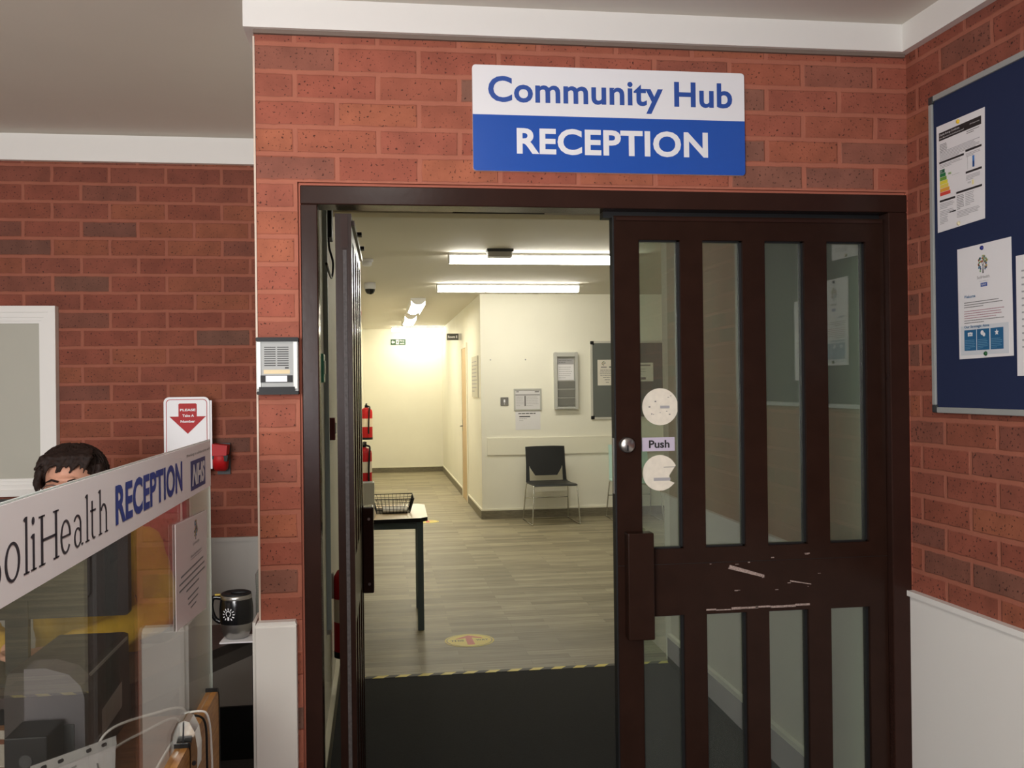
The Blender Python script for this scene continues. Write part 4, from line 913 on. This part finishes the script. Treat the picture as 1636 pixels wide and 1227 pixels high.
b.disc(.127, .078, .008, MATS['exit_green'], n=-.011, seg=10); b.prism([(.118, .068), (.132, .068), (.140, .03), (.132, .028), (.124, .048), (.112, .028), (.106, .034)], -.0116, -.011, MATS['exit_green'])
b.text('Fire', .168, .25, .058, .092, SIGNW, n=-.0102); b.text('exit', .172, .25, .014, .046, SIGNW, n=-.0102); b.build('pictogram', o)
o = thing('projecting_sign', 'dark Room E sign projecting from the corridor wall', 'sign', (1.012, 13.78, 2.215))
MB().box(0, .165, -.012, .0, 0, .095, mat('sign_dark', (52, 52, 46), .4)).build('sign_plate', o)
b = MB(); b.text('Room E', .016, .148, .03, .066, SIGNW, bold=.03, n=-.0122); b.build('lettering', o); MB().box(.165, HX1-1.012-.0005, -.014, .002, 0, .095, SILVER).build('wall_bracket', o)

# corridor wall notice panel (faces the corridor)
o = thing('wall_poster', 'tall grey notice panel on the corridor wall near its corner', 'notice', (HX1, 12.22, 1.42), -PI/2)
MB().box(0, .70, -.014, -.0005, 0, .50, mat('panel_pale', (200, 196, 180), .5)).build('panel', o); b = MB(); b.lines(.05, .65, .44, 9, .045, .012, INKL, 80, n=-.0141); b.build('printed_text', o)

# ------------------------------------------------------------------ hall back wall
def on_back(name, label, cat, x, z): return thing(name, label, cat, (x, YH, z))
o = on_back('light_switch', 'grey square switch plate with a white rocker on the hall wall', 'switch', 1.447, 1.322)
MB().rrect(0, .094, 0, .098, .006, -.008, -.0005, mat('switch_grey', (118, 116, 112), .4), 3).build('plate', o); MB().box(.036, .056, -.013, -.008, .036, .072, SIGNW).box(.04, .052, -.0095, -.008, .016, .024, SIGNW).build('rocker', o)
o = on_back('framed_notice', 'silver framed landscape notice on the hall wall, right of the switch', 'notice', 1.605, 1.262)
b = MB()
for u0, u1, v0, v1 in ((0, .018, .018, .239), (.31, .328, .018, .239), (0, .328, 0, .018), (0, .328, .239, .257)): b.box(u0, u1, -.014, -.0005, v0, v1, SILVER)
b.build('frame', o); MB().box(.018, .31, -.006, -.0005, .018, .239, mat('notice_grey', (214, 212, 214), .5)).build('sheet', o)
b = MB(); b.rect(.018, .31, .175, .192, INKL, n=-.0061); b.rect(.125, .142, .05, .172, INKG, n=-.0062); b.rect(.03, .06, .215, .225, INKG, n=-.0061); b.rect(.25, .30, .212, .225, INKG, n=-.0061)
b.lines(.03, .12, .16, 6, .02, .005, INKL, 90, n=-.0061); b.lines(.15, .30, .16, 6, .02, .005, INKL, 91, n=-.0061); b.build('printed_text', o)
o = on_back('paper_notice', 'white paper notice with bold black lines below the framed notice', 'notice', 1.622, 1.034)
MB().box(0, .297, -.0025, -.0005, 0, .222, PAPER).build('sheet', o)
b = MB(); b.lines(.035, .24, .197, 1, .02, .010, INK, 92, n=-.0026, last=1.); b.rect(.045, .175, .15, .162, INK, n=-.0026); b.lines(.045, .14, .135, 2, .022, .006, INKL, 93, n=-.0026); b.build('printed_text', o)
o = on_back('leaflet_rack', 'tall silver leaflet rack on the hall wall', 'rack', 2.083, 1.268)
W_, H_ = .284, .675
b = MB(); b.rrect(.0, W_, 0, H_, .02, -.008, -.0005, SILVER, 4)
for u0, u1 in ((0, .035), (W_-.035, W_)): b.rrect(u0, u1, 0, H_, .012, -.06, -.008, SILVER, 4)
b.box(.03, W_-.03, -.05, -.008, H_-.055, H_-.004, SILVER, .004).box(.03, W_-.03, -.06, -.008, .004, .03, SILVER, .004); b.build('rack_frame', o)
for z in (.045, .145, .245): MB().prism([(-.009, z), (-.030, z), (-.046, z+.088), (-.009, z+.088)], .037, W_-.037, mat('pocket_grey', (138, 138, 134), .35, metal=.2), frame=lambda u, v, n: (n, u, v)).box(.037, W_-.037, -.049, -.045, z+.088, z+.096, SILVER).build('pocket', o)
lf = thing('leaflet', 'white leaflet with a grey heading in the top pocket of the rack', 'leaflet', (2.083, YH, 1.268))
MB().box(.045, W_-.045, -.020, -.017, .345, .595, PAPER).build('sheet', lf); b = MB(); b.rect(.045, W_-.045, .53, .595, INKL, n=-.0201); b.lines(.06, .22, .578, 2, .02, .009, INKG, 95, n=-.0206); b.lines(.06, .22, .50, 6, .025, .005, INKL, 96, n=-.0201); b.build('printed_text', lf)

gb = on_back('grey_noticeboard', 'grey felt noticeboard in a white aluminium frame on the hall wall', 'noticeboard', 2.527, 1.143)
b = MB(); b.box(.015, 1.185, -.014, -.0005, .015, .915, FELTGREY).build('felt_board', gb)
b = MB()
for u0, u1, v0, v1 in ((0, .025, .04, .89), (1.175, 1.2, .04, .89), (.04, 1.16, 0, .025), (.04, 1.16, .905, .93)): b.box(u0, u1, -.02, -.0005, v0, v1, mat('frame_white_alu', (216, 214, 206), .3, metal=.3))
b.build('frame', gb)
for u, v in ((0, 0), (1.155, 0), (0, .885), (1.155, .885)): MB().box(u, u+.045, -.022, -.0005, v, v+.045, BLACK, .008).build('corner_cap', gb)
o = on_back('paper_notice', 'upright white notice with a tree logo on the grey board, left of the door edge', 'notice', 2.612, 1.545); o.location.y = YH-.0145
MB().box(0, .212, -.0025, -.0005, 0, .305, PAPERW).build('sheet', o)
rg = random.Random(9); b = MB(); tree_logo(b, .075, .262, .024, -.0026); b.build('logo', o); b = MB(); b.rect(.04, .11, .212, .222, INKG, n=-.0026); b.rect(.14, .19, .208, .226, INKG, n=-.0026); b.lines(.02, .195, .185, 5, .022, .007, INKG, 97, n=-.0026, centre=True); b.lines(.08, .15, .07, 2, .03, .007, INKG, 98, n=-.0026, centre=True); b.build('printed_text', o)
o = on_back('paper_notice', 'landscape white notice on the grey board seen through the door glass', 'notice', 3.02, 1.588); o.location.y = YH-.0145
MB().box(0, .272, -.0025, -.0005, 0, .222, PAPERW).build('sheet', o); b = MB(); b.rect(.11, .24, .185, .20, INKG, n=-.0026); b.lines(.09, .19, .15, 3, .03, .006, INKL, 99, n=-.0026); b.rect(.12, .18, .02, .05, INKG, n=-.0026); b.build('printed_text', o)
for i, x in enumerate((1.335, 1.75)):
    o = on_back('wall_plug', ('left','right')[i]+' of two small screw holes in the hall wall', 'screw', x, 1.86); MB().lathe([(.001, -.0005), (.008, -.0005), (.007, -.003), (.001, -.003)], INKL, seg=10, axis='Y').build('plug', o)

# ------------------------------------------------------------------ hall chairs
def chair(label, loc, rz, pm):
    """origin on the floor under the seat centre, front towards -y"""
    t = thing('stacking_chair', label, 'chair', loc, rz, 'hall chairs')
    b = MB()     # seat shell: waterfall front
    Q = [(-.27, .437), (-.255, .448), (-.20, .452), (0, .445), (.17, .450), (.20, .458), (.20, .447), (.17, .438), (0, .433), (-.20, .438), (-.25, .432)]
    b.prism(Q, -.245, .245, pm, frame=lambda u, v, n: (n, u, v)); b.build('seat', t)
    b = MB()     # backrest with tapered lower edge and two slots beside it
    def bk(u, v, n): return (u, .205+(v-.44)*.16+n-.10*(.06-u*u), v)
    top = [(-.232, .845), (-.10, .850), (.10, .850), (.232, .845)]
    main = [(-.232, .62), (-.19, .62), (-.185, .60), (-.13, .515), (.13, .515), (.185, .60), (.19, .62), (.232, .62)]
    b.prism(main+top[::-1], 0, .012, pm, frame=bk)
    for sx in (-1, 1): b.prism([(sx*.198, .448), (sx*.24, .448), (sx*.232, .63), (sx*.196, .63)], 0, .014, pm, frame=bk)
    b.build('backrest', t)
    for sx in (-1, 1):
        b = MB(); X_ = sx*.238
        b.tube(smoothpath([(X_, -.22, .432), (X_+sx*.010, -.235, .40), (X_+sx*.030, -.262, .05), (X_+sx*.032, -.262, .02), (X_+sx*.032, -.245, .0075), (X_+sx*.030, 0, .0075), (X_+sx*.030, .245, .0075), (X_+sx*.029, .265, .02), (X_+sx*.028, .262, .05), (X_+sx*.008, .185, .40), (X_, .175, .43)], 5), .0068, CHROME, 8)
        b.build('sled_leg', t)
    b = MB(); b.tube([(-.25, .215, .26), (.25, .215, .26)], .006, CHROME, 8).build('cross_bar', t)
    b = MB(); b.tube([(-.238, -.20, .43), (.238, -.20, .43)], .006, CHROME, 8).tube([(-.238, .17, .43), (.238, .17, .43)], .006, CHROME, 8); b.build('seat_rail', t)
    return t
chair('black plastic chair on chrome sled legs against the hall wall', (1.955, 10.84, .001), math.radians(3), mat('chair_black', (30, 31, 33), .42))
chair('mint green chair on chrome sled legs, half hidden by the closed leaf', (2.93, 10.86, .001), math.radians(-1), MINT)

# ------------------------------------------------------------------ hall table and what stands on it
tb = thing('side_table', 'small wooden table with a black edge and slate legs beside the open leaf', 'table', (0, 0, .001))
P = [(-.215, 6.10), (.27, 6.14), (.318, 6.19), (.332, 6.86), (.29, 6.91), (-.215, 6.90)]
MB().prism(P, .719, .694, TABLEWOOD, frame=lambda u, v, n: (u, v, n), m2=BLACK).build('tabletop', tb)
MB().box(-.18, .25, 6.19, 6.215, .645, .694, TEAL).box(-.18, .25, 6.82, 6.845, .645, .694, TEAL).box(.24, .262, 6.2, 6.84, .645, .694, TEAL).build('apron', tb)
for x, y in ((.27, 6.20), (.285, 6.83), (-.17, 6.20), (-.17, 6.83)): MB().box(x-.02, x+.02, y-.02, y+.02, 0, .694, TEAL, .004).build('leg', tb)
bk = thing('wire_basket', 'black wire letter basket on the wooden hall table', 'basket', (.105, 6.52, .7205))
b = MB()
def ringp(hw, hd, z): return [(-hw, -hd, z), (hw, -hd, z), (hw, hd, z), (-hw, hd, z)]
b.tube(ringp(.135, .165, .098), .0035, BLACK, 6, closed=True); b.build('rim', bk)
b = MB()
for z in (.004, .028, .052, .076):
    k = z/.098; b.tube(ringp(.108+.027*k, .138+.027*k, z), .0016, BLACK, 5, closed=True)
for i in range(11):
    t_ = -1+i*.2; b.tube([(t_*.135, -.165, .098), (t_*.108, -.138, .004), (t_*.108, .138, .004), (t_*.135, .165, .098)], .0015, BLACK, 5); b.tube([(-.135, t_*.165, .098), (-.108, t_*.138, .004), (.108, t_*.138, .004), (.135, t_*.165, .098)], .0015, BLACK, 5)
b.build('wire_mesh', bk)
o = thing('paper_stack', 'white papers lying inside the wire basket', 'paper', (.12, 6.50, .7310)); MB().box(-.08, .08, -.11, .11, 0, .010, PAPERW).build('sheet', o)
o = thing('glove_box', 'white cardboard dispenser box standing at the left of the hall table', 'box', (-.055, 6.235, .7205)); MB().box(-.065, .04, -.06, .06, 0, .225, mat('box_white', (238, 236, 228), .6), .003).build('box_body', o); b = MB(); b.box(-.05, .03, -.05, .05, .225, .2255, INKL); b.build('printed_panel', o)

# floor stickers
def sticker(label, x, y, r, detail):
    t = thing('floor_sticker', label, 'sticker', (x, y, .0015), 0, 'floor stickers')
    fr = lambda u, v, n: (u, v, n)
    C_ = lambda q: [(q*math.cos(2*PI*i/40), q*math.sin(2*PI*i/40)) for i in range(40)]
    b = MB(); b.prism(C_(r), 0, .0008, YEL, frame=fr); b.prism(C_(r*.93), .0008, .001, INKG, frame=fr); b.prism(C_(r*.90), .001, .0012, YEL, frame=fr); b.build('vinyl_disc', t)
    b = MB(); k = r/.15
    b.prism([(x_*k, y_*k) for x_, y_ in ((-.02, -.10), (.025, -.10), (.02, .06), (.085, .035), (.075, .06), (0, .115), (-.085, .035), (-.075, .03), (-.02, .06))], .0012, .0014, ARROW, frame=fr); b.build('red_arrow', t)
    if detail:
        b = MB(); b.text('THIS', -.115, -.035, -.02, .012, INK, bold=.02); b.text('WAY', .04, .115, -.015, .017, INK, bold=.02)
        for v in b.bm.verts: v.co = Vector((v.co.x, v.co.z, .0015))
        b.build('lettering', t)
sticker('yellow round floor sticker with a red arrow in front of the table', .548, 5.885, .150, True)
sticker('yellow round floor sticker far down the hall behind the table', .575, 11.2, .13, False)

# ------------------------------------------------------------------ lights
def area(name, loc, rot, sx, sy, power, col):
    l = bpy.data.lights.new(name, 'AREA'); l.shape = 'RECTANGLE'; l.size = sx; l.size_y = sy; l.energy = power; l.color = col
    o = bpy.data.objects.new(name, l); COL.objects.link(o); o.location = loc; o.rotation_euler = rot; return o
area('window_daylight', (-1.15, YR-.12, 1.72), (PI/2, 0, 0), 1.1, 1.25, 146, (1., .985, .97))
area('sidelight_daylight', (-.375, YR-.12, 1.325), (PI/2, 0, 0), .29, .49, 5, (.9, .9, 1.))
area('ceiling_lamp', (.05, .85, ZC-.03), (0, 0, 0), .3, 1.5, 18, (1., .96, .9))
area('lobby_fill_light', (.8, 3.5, ZH-.03), (0, 0, 0), 1.0, .15, 12, (1., .95, .84))  # unseen light added to brighten the lobby walls
w = bpy.data.worlds.new('World'); sc.world = w; w.use_nodes = True
w.node_tree.nodes['Background'].inputs[0].default_value = (.75, .85, 1, 1); w.node_tree.nodes['Background'].inputs[1].default_value = .6

# ------------------------------------------------------------------ camera
F_, YAW, PITCH, ROLL = 1549.23, .139834, .003055, .012119
fw = Vector((math.sin(YAW)*math.cos(PITCH), math.cos(YAW)*math.cos(PITCH), math.sin(PITCH)))
r0 = Vector((math.cos(YAW), -math.sin(YAW), 0)); u0 = r0.cross(fw)
rt = math.cos(ROLL)*r0-math.sin(ROLL)*u0; up = math.cos(ROLL)*u0+math.sin(ROLL)*r0
cam = bpy.data.cameras.new('camera'); cam.sensor_width = 36; cam.lens = 36*F_/1636; cam.clip_start = .05
co = bpy.data.objects.new('camera', cam); COL.objects.link(co)
M_ = Matrix(((rt.x, up.x, -fw.x, 0), (rt.y, up.y, -fw.y, 0), (rt.z, up.z, -fw.z, 1.54), (0, 0, 0, 1))); co.matrix_world = M_
sc.camera = co
vs = sc.view_settings; vs.view_transform = 'Standard'; vs.look = 'None'; vs.gamma = 1; vs.use_curve_mapping = False; vs.exposure = 0.0
sc.cycles.use_denoising = True
sc.cycles.max_bounces = 10; sc.cycles.transparent_max_bounces = 24; sc.cycles.sample_clamp_indirect = 6
